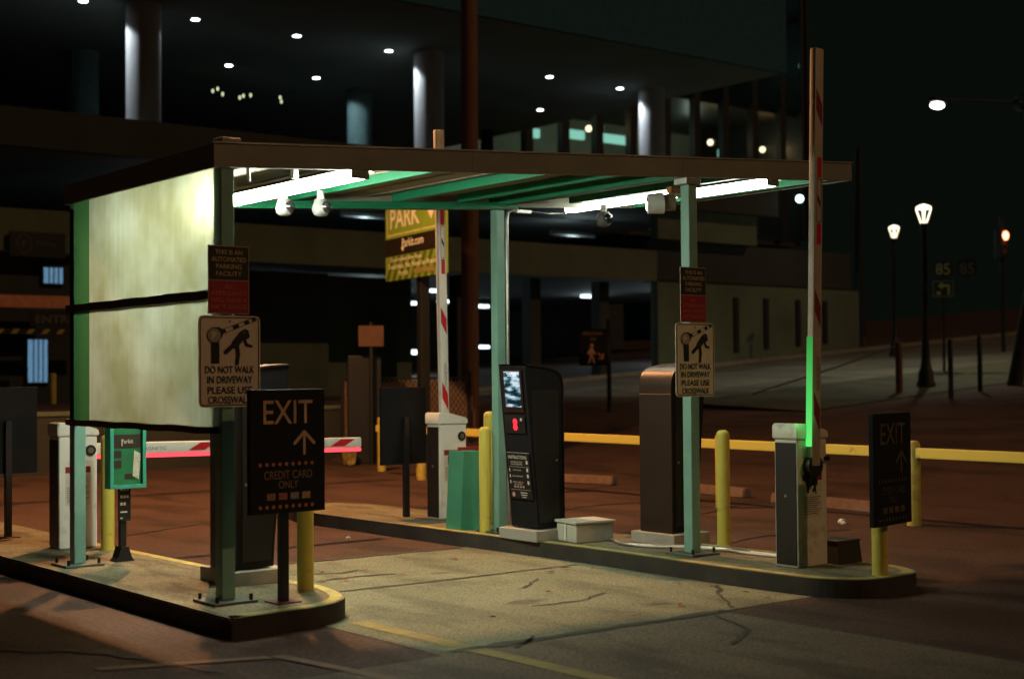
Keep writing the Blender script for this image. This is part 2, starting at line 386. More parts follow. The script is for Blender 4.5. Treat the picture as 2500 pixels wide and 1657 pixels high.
plate_m = M('plate_paint', (.10, .115, .09), .55, .2, .2, 9)
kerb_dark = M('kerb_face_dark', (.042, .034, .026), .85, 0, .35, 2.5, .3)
def island(pts):
    q = MB(); q.prism(pts, XY, -.05, IZ)
    es = [e for e in q.bm.edges if abs(e.verts[0].co.z - IZ) < 1e-5 and abs(e.verts[1].co.z - IZ) < 1e-5]
    bmesh.ops.bevel(q.bm, geom=es, offset=.018, segments=2, affect='EDGES')
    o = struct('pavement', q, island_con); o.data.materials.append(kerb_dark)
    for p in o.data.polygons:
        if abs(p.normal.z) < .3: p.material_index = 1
    return o
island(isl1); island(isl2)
def kerb_band(pts, wd, keep):
    q = MB(); n = len(pts); area = sum(pts[i][0] * pts[(i + 1) % n][1] - pts[(i + 1) % n][0] * pts[i][1] for i in range(n))
    sg = 1 if area > 0 else -1; ins = []; outer = []
    for i in range(n):
        a, p, b = Vector(pts[i - 1]), Vector(pts[i]), Vector(pts[(i + 1) % n])
        t = ((p - a).normalized() + (b - p).normalized()).normalized(); nn = Vector((-t.y, t.x)) * sg
        outer.append(p + nn * .02); ins.append(p + nn * (wd + .02))
    for i in range(n):
        j = (i + 1) % n
        if keep(pts[i]) and keep(pts[j]):
            f = [outer[i], outer[j], ins[j], ins[i]]
            q.bm.faces.new([q.bm.verts.new((v.x, v.y, IZ + .004)) for v in f])
    return struct('painted_line', q, kerb_y)
kerb_band(isl1, .085, lambda p: p[1] < 12.7); kerb_band(isl2, .085, lambda p: p[1] < 11.9)
sheet('painted_line', [(8.11, 12.4), (8.2, 11.2), (8.12, 11.15)], IZ + .006, kerb_y)

# ================================================================== CANOPY
roofz = lambda x: 3.044 + .0535 * (x - 4.39)        # underside of the fascia, falls to the left
yf = lambda x: 8.615 - .086 * (x - 4.4)             # front edge; the canopy is a slight parallelogram
X0, X1, DB = 4.372, 10.45, 2.64
can = thing('canopy', 'flat roofed steel canopy on four green posts over the lane between the islands', 'canopy', (0, 0, 0))
def slope_box(name, x0, x1, o0, o1, d0, d1, mat, parent=can):
    q = MB(); q.prism([(x0, yf(x0) + o0), (x1, yf(x1) + o0), (x1, yf(x1) + o1), (x0, yf(x0) + o1)], lambda u, v, t: (u, v, roofz(u) + t), d0, d1)
    return q.build(name, mat, parent)
slope_box('roof_deck', X0 + .04, X1 - .04, .04, DB - .04, .105, .15, soffit_m)
for (a, b, c, d) in ((X0, X1, 0, .006), (X0, X1, DB - .006, DB), (X0, X0 + .006, .009, DB - .009), (X1 - .006, X1, .009, DB - .009)):
    slope_box('fascia', a, b, c, d, 0, .158, cream)
slope_box('fascia_lip', X0 + .01, X1 - .01, .008, .04, -.001, .004, cream); slope_box('fascia_lip', X0 + .008, X0 + .04, .045, DB - .05, -.001, .004, M('beam_brown', (.05, .045, .03), .6))
for x in (6.4, 8.45): slope_box('fascia_joint', x, x + .05, -.003, -.0005, .004, .155, cream)
for i in range(39): slope_box('deck_rib', X0 + .12 + .155 * i, X0 + .165 + .155 * i, .05, DB - .05, .094, .104, soffit_m) if i % 2 else None
slope_box('drip_edge', X0 - .012, X1 + .012, -.012, .02, .16, .168, galv)
for x in (6.25, 7.3, 8.0, 9.3): slope_box('purlin', x - .035, x + .035, .06, DB - .2, .025, .102, green_dk)
slope_box('main_beam', 8.42, 8.60, .06, DB - .06, .0, .1, green_dk)
slope_box('main_beam', 4.43, 4.52, .06, DB - .06, -.002, .1, MATS['beam_brown'])
slope_box('main_beam', 10.2, 10.28, .06, DB - .06, .0, .1, green_dk)
slope_box('rear_beam', 4.54, 8.66, 2.44, 2.56, -.035, .03, green_dk)
def post(x, y, top, wd=.098):
    p = MB().box(x - wd / 2, x + wd / 2, y - wd / 2, y + wd / 2, IZ + .02, top, .006).build('post', green, can)
    q = MB().box(x - .16, x + .16, y - .16, y + .16, IZ, IZ + .02, .004)
    q.build('base_plate', plate_m, p)
    for sx in (-1, 1):
        for sy in (-1, 1):
            MB().cyl((x + sx * .125, y + sy * .125, IZ + .019), (x + sx * .125, y + sy * .125, IZ + .06), .012, n=6).build('anchor_bolt', dark, p)
    return p
pA = post(4.474, 8.673, roofz(4.47) - .006); post(4.447, 11.16, roofz(4.45) - .04)
post(8.438, 10.736, roofz(8.44) - .042); pD = post(8.576, 8.324, roofz(8.58) - .06)
MB().box(8.49, 8.66, 8.262, 8.41, roofz(8.58) - .058, roofz(8.58) - .006, .003).build('post_cap', galv, pD)
# conduit up the far right post and across to the lights
z9 = roofz(8.5) - .01
MB().tube([(8.515, 10.69, IZ + .1), (8.515, 10.69, 2.3), (8.515, 10.69, z9 - .12), (8.53, 10.69, z9 - .06), (8.57, 10.69, z9 - .035), (8.66, 10.69, z9 - .03)], .017).build('conduit', galv, can, True)
MB().tube([(8.66, 10.69, z9 - .03), (9.1, 10.75, z9 - .02), (9.4, 10.85, z9 + .0), (9.52, 10.95, z9 + .07)], .009).build('conduit', galv, can, True)
MB().box(8.62, 8.80, 10.66, 10.72, z9 - .055, z9 - .02, .004).build('conduit_box', galv, can)
MB().cyl((4.72, 8.8, roofz(4.6) + .10), (4.78, 8.9, roofz(4.6) - .04), .014).build('hanger_rod', galv, can)
MB().box(5.2, 5.24, 9.0, 9.05, roofz(5) + .0, roofz(5) + .1).build('hanger_rod', galv, can)
MB().box(4.45, 4.60, 8.66, 8.8, roofz(4.5) + .172, roofz(4.5) + .21, .01).build('roof_stub', cream, can)
# translucent weather panels between the two left posts
def panel_mat():
    mt = bpy.data.materials.new('translucent_sheet'); mt.use_nodes = True
    nt = mt.node_tree; nt.nodes.clear(); N = nt.nodes.new; Lk = nt.links.new
    tc = N('ShaderNodeTexCoord'); mp = N('ShaderNodeMapping'); mp.inputs['Scale'].default_value = (1, 14, .5)
    Lk(tc.outputs['Object'], mp.inputs[0])
    n = N('ShaderNodeTexNoise'); n.inputs['Scale'].default_value = 1.6; n.inputs['Detail'].default_value = 6; Lk(mp.outputs[0], n.inputs[0])
    n2 = N('ShaderNodeTexNoise'); n2.inputs['Scale'].default_value = 1.7; n2.inputs['Detail'].default_value = 3; Lk(tc.outputs['Object'], n2.inputs[0])
    r1 = N('ShaderNodeValToRGB'); r1.color_ramp.elements[0].position = .3; r1.color_ramp.elements[1].position = .62
    r1.color_ramp.elements[0].color = (.35, .362, .28, 1); r1.color_ramp.elements[1].color = (.38, .395, .32, 1); Lk(n.outputs[0], r1.inputs[0])
    r2 = N('ShaderNodeValToRGB'); r2.color_ramp.elements[0].position = .33; r2.color_ramp.elements[1].position = .6
    r2.color_ramp.elements[0].color = (.66, .625, .46, 1); r2.color_ramp.elements[1].color = (1, 1, 1, 1); Lk(n2.outputs[0], r2.inputs[0])
    mx = N('ShaderNodeMix'); mx.data_type = 'RGBA'; mx.blend_type = 'MULTIPLY'; mx.inputs[0].default_value = 1
    Lk(r1.outputs[0], mx.inputs[6]); Lk(r2.outputs[0], mx.inputs[7])
    t = N('ShaderNodeBsdfTranslucent'); d = N('ShaderNodeBsdfDiffuse'); Lk(mx.outputs[2], t.inputs[0]); Lk(mx.outputs[2], d.inputs[0])
    ms = N('ShaderNodeMixShader'); ms.inputs[0].default_value = .30; Lk(t.outputs[0], ms.inputs[1]); Lk(d.outputs[0], ms.inputs[2])
    rf = N('ShaderNodeBsdfRefraction'); rf.inputs['Roughness'].default_value = .85; rf.inputs['IOR'].default_value = 1.16; Lk(mx.outputs[2], rf.inputs[0])
    m2 = N('ShaderNodeMixShader'); m2.inputs[0].default_value = .32; Lk(ms.outputs[0], m2.inputs[1]); Lk(rf.outputs[0], m2.inputs[2])
    o = N('ShaderNodeOutputMaterial'); Lk(m2.outputs[0], o.inputs[0]); return mt
sheet_m = panel_mat()
def gstrip():  # colour stands for the lit green post behind the sheet
    mt = bpy.data.materials.new('post_tint_sheet'); mt.use_nodes = True
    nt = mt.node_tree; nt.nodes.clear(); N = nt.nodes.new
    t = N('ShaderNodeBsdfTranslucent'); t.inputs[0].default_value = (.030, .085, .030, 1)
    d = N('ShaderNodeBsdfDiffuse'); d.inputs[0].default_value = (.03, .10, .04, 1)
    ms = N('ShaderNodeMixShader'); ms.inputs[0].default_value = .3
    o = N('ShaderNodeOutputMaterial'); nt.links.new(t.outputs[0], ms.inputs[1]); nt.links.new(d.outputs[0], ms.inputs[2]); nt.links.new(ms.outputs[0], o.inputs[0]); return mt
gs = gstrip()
def wavy(zt, zb, y0, y1, x, amp):
    """thin sheet with a slightly buckled lower edge"""
    q = MB(); n = 26; A = []
    for i in range(n + 1):
        y = y0 + (y1 - y0) * i / n
        wz = amp * math.sin(9 * y) * .5 + amp * math.sin(23 * y + 1) * .3
        A.append((q.bm.verts.new((x, y, zt)), q.bm.verts.new((x, y, zb + wz))))
    for a, b in zip(A, A[1:]): q.bm.faces.new((a[0], b[0], b[1], a[1]))
    return q
XP = 4.398
wavy(roofz(4.4) - .0, 2.225, 8.665, 10.80, XP, .008).build('side_panel', sheet_m, can, face=(-1, 0, 0))
wavy(2.172, 1.30, 8.665, 10.80, XP, .012).build('side_panel', sheet_m, can, face=(-1, 0, 0))
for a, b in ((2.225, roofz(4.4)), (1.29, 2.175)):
    q = MB(); q.bm.faces.new([q.bm.verts.new(v) for v in ((XP, 10.80, a), (XP, 11.2, a), (XP, 11.2, b), (XP, 10.80, b))]); q.build('post_seen_through_strip', gs, can)  # added strip, stands in for the lit rear post showing through the panel
def rail_wavy(z0, z1, amp=.01):
    q = MB(); n = 30; ring = []
    for i in range(n + 1):
        y = 8.66 + (11.22 - 8.66) * i / n; wz = amp * math.sin(9 * y) * .5 + amp * math.sin(23 * y + 1) * .3
        ring.append([q.bm.verts.new((x, y, z + wz)) for x, z in ((XP - .03, z0), (XP + .02, z0), (XP + .02, z1), (XP - .03, z1))])
    for a, b in zip(ring, ring[1:]):
        for kk in range(4): q.bm.faces.new((a[kk], b[kk], b[(kk + 1) % 4], a[(kk + 1) % 4]))
    return q
rail_wavy(2.165, 2.225, .004).build('panel_rail', M('rail_brown', (.07, .055, .035), .6), can)
rail_wavy(1.262, 1.308, .006).build('panel_rail', MATS['rail_brown'], can)

# fluorescent lights under the roof
def fluo(x, y0, y1, z, label, glow=None):
    t = thing('fluorescent_light', label, 'light', (x, (y0 + y1) / 2, z), 0, 'fluorescent strip lights under the canopy')
    h = (y1 - y0) / 2
    MB().prism([(-.125, .040), (-.07, .056), (.07, .056), (.125, .040), (.125, .046), (.06, .082), (-.06, .082), (-.125, .046)], lambda u, v, s: (u, s, v), -h, h).build('housing', cream, t)
    MB().prism([(-.07, .052), (-.066, .0), (-.035, -.018), (.035, -.018), (.066, .0), (.07, .052)], lambda u, v, s: (u, s, v), -h + .012, h - .012).build('diffuser', glow or fluo_m, t, True)
    for s in (-1, 1): MB().box(-.074, .074, s * (h - .004) - .004, s * (h - .004) + .004, -.016, .054).build('end_cap', white, t)
    return t
fluo(5.50, 8.58, 10.54, 3.062, 'long glowing strip light at the left end of the canopy beside the translucent panel')
fluo(9.66, 9.55, 11.08, 3.325, 'glowing strip light behind the right front post, left of the post, with cameras under it', fluo_d)
fluo(9.66, 8.34, 9.34, 3.302, 'short glowing strip light right of the right front post', fluo_d)

# dome cameras
def dome(x, y, z, rz, label, side=False):
    t = thing('security_camera', label, 'security camera', (x, y, z), rz, 'white cameras under the canopy')
    MB().lathe([(.055, 0), (.058, -.03), (.066, -.045), (.072, -.08), (.068, -.105), (.052, -.13), (.026, -.142), (.005, -.143)]).build('housing', M('camera_grey', (.12, .12, .115), .5), t, True)
    MB().ball((.036, -.034, -.066), .049).build('lens', M('lens_glass', (.012, .012, .014), .08, 0, .1, spec=.8), t, True)
    MB().cyl((0, 0, 0), (0, 0, .07), .03).build('mount', white, t)
    return t
zc = roofz(5.9)
c1 = dome(5.86, 10.3, 3.10, R(-25), 'white dome camera under the left strip light, left one of the pair')
dome(6.10, 10.12, 3.095, R(-25), 'white dome camera under the left strip light, right one of the pair')
dome(9.1, 9.95, 3.17, R(-40), 'white dome camera hanging below the middle strip light')
t = thing('security_camera', 'white drum shaped camera at the top of the right front post', 'security camera', (8.74, 8.75, 3.115), 0, 'white cameras under the canopy')
MB().cyl((-.13, .10, -.01), (-.02, .02, 0), .085, .095).build('housing', white, t, True)
MB().cyl((-.02, .02, 0), (.06, -.04, .005), .075).build('collar', M('taupe', (.22, .17, .12), .6), t, True)
MB().cyl((-.135, .104, -.01), (-.128, .099, -.01), .06).build('lens', MATS['lens_glass'], t)
MB().box(.02, .07, -.05, .0, .0, .14).build('mount', white, t)
t = thing('junction_box', 'small orange electrical box beside the right front post above the camera', 'junction box', (8.74, 8.62, 3.20))
MB().box(-.10, .02, -.03, .03, -.02, .035, .006).build('box_body', M('orange_box', (.42, .16, .03), .5), t)
MB().cyl((.02, 0, .01), (.05, 0, .01), .012).build('fitting', galv, t)

# ================================================================== SIGNS ON THE POSTS
def pictogram(q, s=1.):
    """person struck by a barrier arm, drawn on x-z, unit 1 = sign width"""
    y = -.004
    q.rect(-.32 * s, -.18 * s, -.30 * s, .02 * s, y)
    q.disc(-.27 * s, .135 * s, .125 * s, y); q.poly([(-.36 * s, .10 * s), (-.18 * s, .0), (-.18 * s, .26 * s), (-.05 * s, .26 * s), (-.14 * s, .14 * s), (-.18 * s, .02 * s)][:0] or [(-.32 * s, .03 * s), (-.18 * s, .03 * s), (-.17 * s, .26 * s), (-.30 * s, .26 * s)], y - .0003)
    q.poly([(-.2 * s, .25 * s), (-.08 * s, .23 * s), (-.14 * s, .10 * s), (-.2 * s, .06 * s)], y - .0006)
    ang = math.atan2(.19, .52); ux, uz = math.cos(ang), math.sin(ang); px0, pz0 = -.10, .20
    for a, b in ((.0, .03), (.17, .27), (.38, .46), (.52, .58)):
        q.poly([((px0 + ux * a - uz * .03) * s, (pz0 + uz * a + ux * .03) * s), ((px0 + ux * a + uz * .03) * s, (pz0 + uz * a - ux * .03) * s), ((px0 + ux * b + uz * .03) * s, (pz0 + uz * b - ux * .03) * s), ((px0 + ux * b - uz * .03) * s, (pz0 + uz * b + ux * .03) * s)], y)
    for sgn in (-1, 1):
        q.stroke(((px0 - sgn * uz * .03) * s, (pz0 + sgn * ux * .03) * s), ((px0 + ux * .58 - sgn * uz * .03) * s, (pz0 + uz * .58 + sgn * ux * .03) * s), .008 * s, y)
    q.disc(.29 * s, .135 * s, .055 * s, y - .0003)
    q.stroke((.20 * s, .13 * s), (.09 * s, .0), .13 * s, y - .0006)
    q.stroke((.08 * s, .0), (-.07 * s, -.12 * s), .075 * s, y - .0009)
    q.stroke((.12 * s, -.02 * s), (.14 * s, -.16 * s), .07 * s, y - .0012); q.stroke((.14 * s, -.16 * s), (.12 * s, -.30 * s), .06 * s, y - .0015)
    q.stroke((.24 * s, .10 * s), (.29 * s, -.01 * s), .045 * s, y - .0018); q.stroke((.29 * s, -.01 * s), (.37 * s, -.03 * s), .04 * s, y - .0021)
    q.stroke((.17 * s, .17 * s), (.26 * s, .22 * s), .04 * s, y - .0024); q.stroke((.26 * s, .22 * s), (.31 * s, .20 * s), .035 * s, y - .0027)
def walk_sign(loc, label):
    t = thing('warning_sign', label, 'sign', loc, 0, 'do not walk in driveway signs')
    pl = MB().prism(rrect(.457, .61, .035), XZ, 0, .004).build('panel', signw, t)
    q = MB(); o = rrect(.437, .59, .028); i_ = rrect(.425, .578, .024); n = len(o)
    for kk in range(n): q.poly([o[kk], o[(kk + 1) % n], i_[(kk + 1) % n], i_[kk]], -.003)
    q.build('border', ink, pl)
    q = MB(); q2 = q
    n0 = len(q.bm.verts); pictogram(q, .43); q.bm.verts.ensure_lookup_table()
    for v in q.bm.verts: v.co.z += .115
    q.build('symbol', ink, pl)
    q = MB(); q.text('P', -.117, .172, .032, .05, -.0056); q.build('lettering', signw, pl)
    q = MB(); q.disc(-.116, .173, .048, -.0050); q.disc(-.116, .173, .042, -.0052).build('symbol', M('sign_disc', (.30, .27, .2), .5), pl)
    q = MB()
    for tx, cz, wd in (('DO NOT WALK', -.055, .365), ('IN DRIVEWAY', -.122, .335), ('PLEASE USE', -.192, .33), ('CROSSWALK', -.257, .325)):
        q.text(tx, 0, cz, wd, .048, -.004, bold=.014)
    q.build('lettering', ink, pl)
    for z in (.27, -.285): MB().cyl((0, -.008, z), (0, .001, z), .007, n=8).build('bolt', galv, pl)
    MB().box(-.045, .045, .003, .012, .24, .28).build('bracket', galv, t)
    return t
walk_sign((4.478, 8.608, 1.745), 'orange lit do not walk sign on the left front post, partly behind the EXIT board')
walk_sign((8.566, 8.258, 1.750), 'do not walk sign on the right front post, yellowish and fully in view')
def facility_sign(loc, label):
    t = thing('facility_sign', label, 'sign', loc, 0, 'automated facility signs')
    pl = MB().box(-.152, .152, 0, .004, -.2285, .2285).build('panel', M('sign_edge', (.35, .28, .19), .5), t)
    MB().rect(-.147, .147, .0, .223, -.002).build('upper_field', M('sign_dark_green', (.016, .018, .013), .5), pl)
    MB().rect(-.147, .147, -.223, -.006, -.002).build('lower_field', crimson, pl)
    q = MB()
    for tx, cz, wd in (('THIS IS AN', .185, .20), ('AUTOMATED', .137, .26), ('PARKING', .089, .19), ('FACILITY', .041, .19)): q.text(tx, 0, cz, wd, .032, -.004)
    q.build('lettering', gold, pl)
    q = MB()
    for tx, cz, wd in (('ALL', -.045, .07), ('ATTENDANTS', -.09, .265), ('WILL HAVE A', -.135, .265), ('NAME BADGE', -.18, .26)): q.text(tx, 0, cz, wd, .030, -.004)
    q.build('lettering', pinkl, pl)
    return t
facility_sign((4.474, 8.612, 2.290), 'narrow black and red attendant sign on the left front post beside the glowing panel')
facility_sign((8.556, 8.262, 2.288), 'narrow black and red attendant sign on the right front post above the yellowish sign')

# ================================================================== EXIT BOARDS
def dots(q, z, y=-.004):
    for kk in range(9): q.disc(-.215 + .05 * kk, z, .014, y, 6)
def exit_board(loc, rz, label, own_post=True, lit=True):
    t = thing('exit_sign', label, 'sign', loc, rz, 'black exit boards')
    pl = MB().box(-.29, .29, -.02, .02, .60, 1.42, .004).build('panel', blackp, t)
    L1 = tan_l if lit else M('unlit_lettering', (.085, .072, .05), .6, scale=12, var=.4)  # weak light on the dim board is put into darker lettering
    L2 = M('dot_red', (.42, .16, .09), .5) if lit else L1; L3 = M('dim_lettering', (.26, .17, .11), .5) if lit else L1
    q = MB(); q.text('EXIT', 0, 1.27, .38, .155, -.024, bold=.004); q.build('lettering', L1, pl)
    q = MB(); q.stroke((.125, .99), (.125, 1.13), .02, -.024); q.stroke((.125, 1.135), (.05, 1.06), .022, -.0243); q.stroke((.125, 1.135), (.20, 1.06), .022, -.0246); q.build('arrow', L1, pl)
    q = MB(); dots(q, .925, -.024); dots(q, .645, -.024); q.build('pattern', L2, pl)
    q = MB(); q.text('CREDIT CARD', 0, .855, .37, .055, -.024, bold=0); q.text('ONLY', 0, .79, .15, .05, -.024, bold=0)
    q.build('lettering', L3, pl)
    for kk, cc in enumerate(((.26, .15, .10), (.38, .11, .08), (.25, .21, .16), (.36, .25, .14))):
        MB().rect(-.165 + .09 * kk, -.10 + .09 * kk, .69, .735, -.024).build('card_symbol', M('card_%d' % kk, cc, .5, scale=40, var=.5) if lit else L1, pl)
    if own_post:
        MB().box(-.03, .03, .021, .075, .008, 1.1, .004).build('post', black, t)
        MB().box(-.09, .09, -.04, .14, 0, .01, .002).build('base_plate', M('rusty_plate', (.10, .03, .03), .6), t)
    else:
        MB().box(-.02, .02, .021, .05, .7, .95, .003).build('bracket', black, t)
    return t
exit_board((4.765, 8.36, IZ), R(2), 'black EXIT board in front of the left island kiosk, credit card only')
exit_board((8.738, 6.455, -.085), R(9), 'dim EXIT board strapped to the far right bollard', own_post=False, lit=False)
exit_board((8.60, 12.60, IZ - .045), R(180), 'black board seen from behind, on a post at the far tip of the right island')
exit_board((4.715, 13.59, IZ), R(180), 'black board seen from behind at the left edge of the photo')

# green framed sign on a flared black post
t = thing('info_sign', 'green framed notice on a flared black post behind the translucent panel', 'sign', (4.83, 11.17, IZ))
fr = MB()
for b in ((-.155, -.125, .60, 1.28), (.125, .155, .60, 1.28), (-.124, .124, .60, .63), (-.124, .124, 1.25, 1.28)): fr.box(b[0], b[1], -.12, .0, b[2], b[3], .003)
fr = fr.build('frame', M('teal_frame', (.05, .33, .24), .4), t)
pl = MB().box(-.124, .124, -.09, -.03, .631, 1.249).build('panel', M('sign_green', (.02, .15, .06), .5), t)
MB().rect(-.124, .124, .93, 1.04, -.094).build('band', brown_t, pl)
q = MB(); q.text('Parkit', .0, .985, .10, .035, -.097); q.stroke((-.045, .99), (-.045, .95), .008, -.097); q.build('lettering', signw, pl)
q = MB(); q.rect(-.115, -.05, .85, .91, -.094); q.rect(-.115, -.05, .77, .83, -.0942); q.build('notice', brown_t, pl)
q = MB(); q.poly([(.045, .70), (.10, .67), (.115, .88), (.06, .91)], -.097); q.build('sticker', M('sticker_white', (.5, .47, .38), .6, var=.3, scale=30), pl)
q = MB(); q.rect(-.02, .11, .68, .72, -.0945).build('notice', brown_t, pl)
MB().box(-.026, .026, -.02, .03, .12, 1.2, .003).build('post', black, t)
q = MB(); q.prism([(-.085, 0), (.085, 0), (.06, .03), (.03, .12), (-.03, .12), (-.06, .03)], lambda u, v, s: (u, s, v), -.05, .07); q.build('base', black, t)
st = MB().box(-.05, .055, -.035, -.022, .33, .63).build('strip_panel', black, t)
q = MB()
for z, n_ in ((.59, 3), (.53, 3), (.47, 2), (.41, 1), (.36, 1)):
    for kk in range(n_): q.rect(-.034 + .026 * kk, -.016 + .026 * kk + (.04 if n_ == 1 and z > .4 else 0), z - .012, z + .012 - (.012 if n_ == 1 else 0), -.038)
q.build('lettering', signw, st)

# ================================================================== BARRIERS
def barrier(loc, label, group='parking barriers', arm='h', led=None, dirt=white):
    t = thing('parking_barrier', label, 'barrier', loc, 0, group)
    cab = MB().box(-.175, .175, -.115, .115, 0, .985, .012).build('cabinet', dirt, t)
    MB().box(-.181, -.1755, -.10, .10, .02, .96).build('door_panel', M('dark_door', (.022, .016, .013), .5), cab)
    q = MB(); q.prism([(-.19, .988), (.19, .988), (.19, 1.025), (.175, 1.05), (-.04, 1.105), (-.175, 1.11), (-.19, 1.09)], lambda u, v, s: (u, s, v), -.128, .128)
    es = list(q.bm.edges); bmesh.ops.bevel(q.bm, geom=es, offset=.009, segments=2, affect='EDGES'); q.build('lid', dirt, t, True)
    lb = MB().rect(-.12, .11, .38, .72, -.1175).build('warning_label', M('label_white', (.58, .54, .45), .6), cab)
    MB().rect(-.12, .11, .665, .72, -.119).build('label_header', crimson, lb)
    q = MB(); q.rect(-.07, -.045, .57, .65, -.119); q.stroke((-.06, .65), (-.035, .63), .02, -.1192); q.disc(.045, .64, .012, -.119); q.stroke((.03, .62), (.005, .585), .025, -.1193); q.stroke((.03, .60), (.035, .565), .014, -.1196)
    q.build('symbol', ink, lb)
    q = MB()
    for kk in range(9): q.rect(-.105, .095 - (kk % 3) * .02, .535 - kk * .016, .541 - kk * .016, -.119)
    q.build('lettering', M('label_ink', (.10, .09, .075), .6), lb)
    MB().cyl((-.1755, .0, .55), (-.186, .0, .55), .012, n=12).build('lock', galv, cab)
    L = 3.24 if arm != 'h' else 3.0
    a = bpy.data.objects.new('arm', None)
    # the arm is built along +x from its pivot, then turned
    yb = .15 if arm != 'front' else -.15
    rot = {'h': R(.9), 'up': R(-88.7 - 3.2 + 1), 'front': R(-92 + 3.9)}[arm]
    px_, pz_ = {'h': (.12, .86), 'up': (.08, .88), 'front': (-.028, .80)}[arm]
    T = Matrix.Translation((px_, yb, pz_)) @ Matrix.Rotation(rot, 4, 'Y')
    ar = MB().box(-.02, L, -.03, .03, -.052, .052, .012, mat=T).build('arm', white if arm != 'front' else M('arm_dull', (.40, .34, .26), .55, 0, .12, 3), t, True)
    sm_ = red if arm != 'front' else M('red_film_worn', (.20, .012, .015), .6, 0, .2, 8)
    for x0 in (.25, 1.05, 2.62):
        MB().poly([(x0, -.035), (x0 + .17, -.035), (x0 + .30, .038), (x0 + .13, .038)], -.0315, T).build('stripe', sm_, ar)
    for xa in (1.70, 2.22): MB().rect(xa, xa + .16, -.03, .02, -.0315, T).build('reflector', red, ar)
    q = MB()
    for x0 in (1.87, 2.205): q.rect(x0, x0 + .006, -.03, .02, -.0318, T)
    q.rect(1.87, 2.21, -.033, -.029, -.0318, T); q.rect(1.87, 2.21, .019, .023, -.0319, T); q.poly([(1.98, -.02), (2.03, -.02), (2.09, .012), (2.04, .012)], -.0318, T); q.build('marking', ink, ar)
    q = MB(); q.text('MAGNETIC', .62 if arm == 'up' else .70, -.008, .26, .03, -.0318, T, 0); q.build('lettering', M('grey_ink', (.12, .12, .14), .6), ar)
    if arm == 'h':
        MB().box(.05, L, -.03, .028, -.092, -.055, .012, mat=T).build('light_strip', led, ar, True)
    elif arm == 'front':
        MB().box(.13, .98, -.029, .029, .0535, .060, .003, mat=T).build('light_strip', led, ar, True)
    else:
        MB().box(.05, L, -.02, .02, -.058, -.0535, .002, mat=T).build('light_strip', M('led_off', (.5, .5, .46), .4), ar)
    if arm == 'front':
        q = MB(); q.cyl((px_, -.116, pz_ - .02), (px_, -.175, pz_ - .02), .085, n=28); q.build('hub', M('hub_black', (.012, .014, .013), .45), t, True)
        MB().box(px_ - .05, px_ + .03, -.17, -.117, pz_ - .17, pz_ - .03, .01).build('arm_bracket', MATS['hub_black'], t)
        MB().cyl((.16, -.116, .83), (.16, -.145, .83), .02).build('knob', black, t)
    else:
        q = MB(); q.cyl((.11, -.116, .86), (.11, -.128, .86), .048, n=24); q = q.build('hub', M('hub_black', (.012, .014, .013), .45), t, True)
        MB().cyl((.11, -.128, .86), (.11, -.132, .86), .026, n=18).build('hub_ring', M('hub_olive', (.12, .12, .08), .4), q, True)
    return t
bL = barrier((4.895, 12.385, IZ), 'white barrier cabinet at the far left with lowered striped arm glowing red', arm='h', led=led_r)
bC = barrier((8.855, 12.165, IZ), 'white barrier with raised unlit striped arm behind the green steel guard', arm='up')
bR = barrier((8.738, 7.30, IZ), 'near right barrier with raised arm lit green along its lower edge', arm='front', led=led_g, dirt=white_w)
lamp(bR, 'POINT', (-.20, -.20, 1.17), .7, (.15, 1, .25), .03)

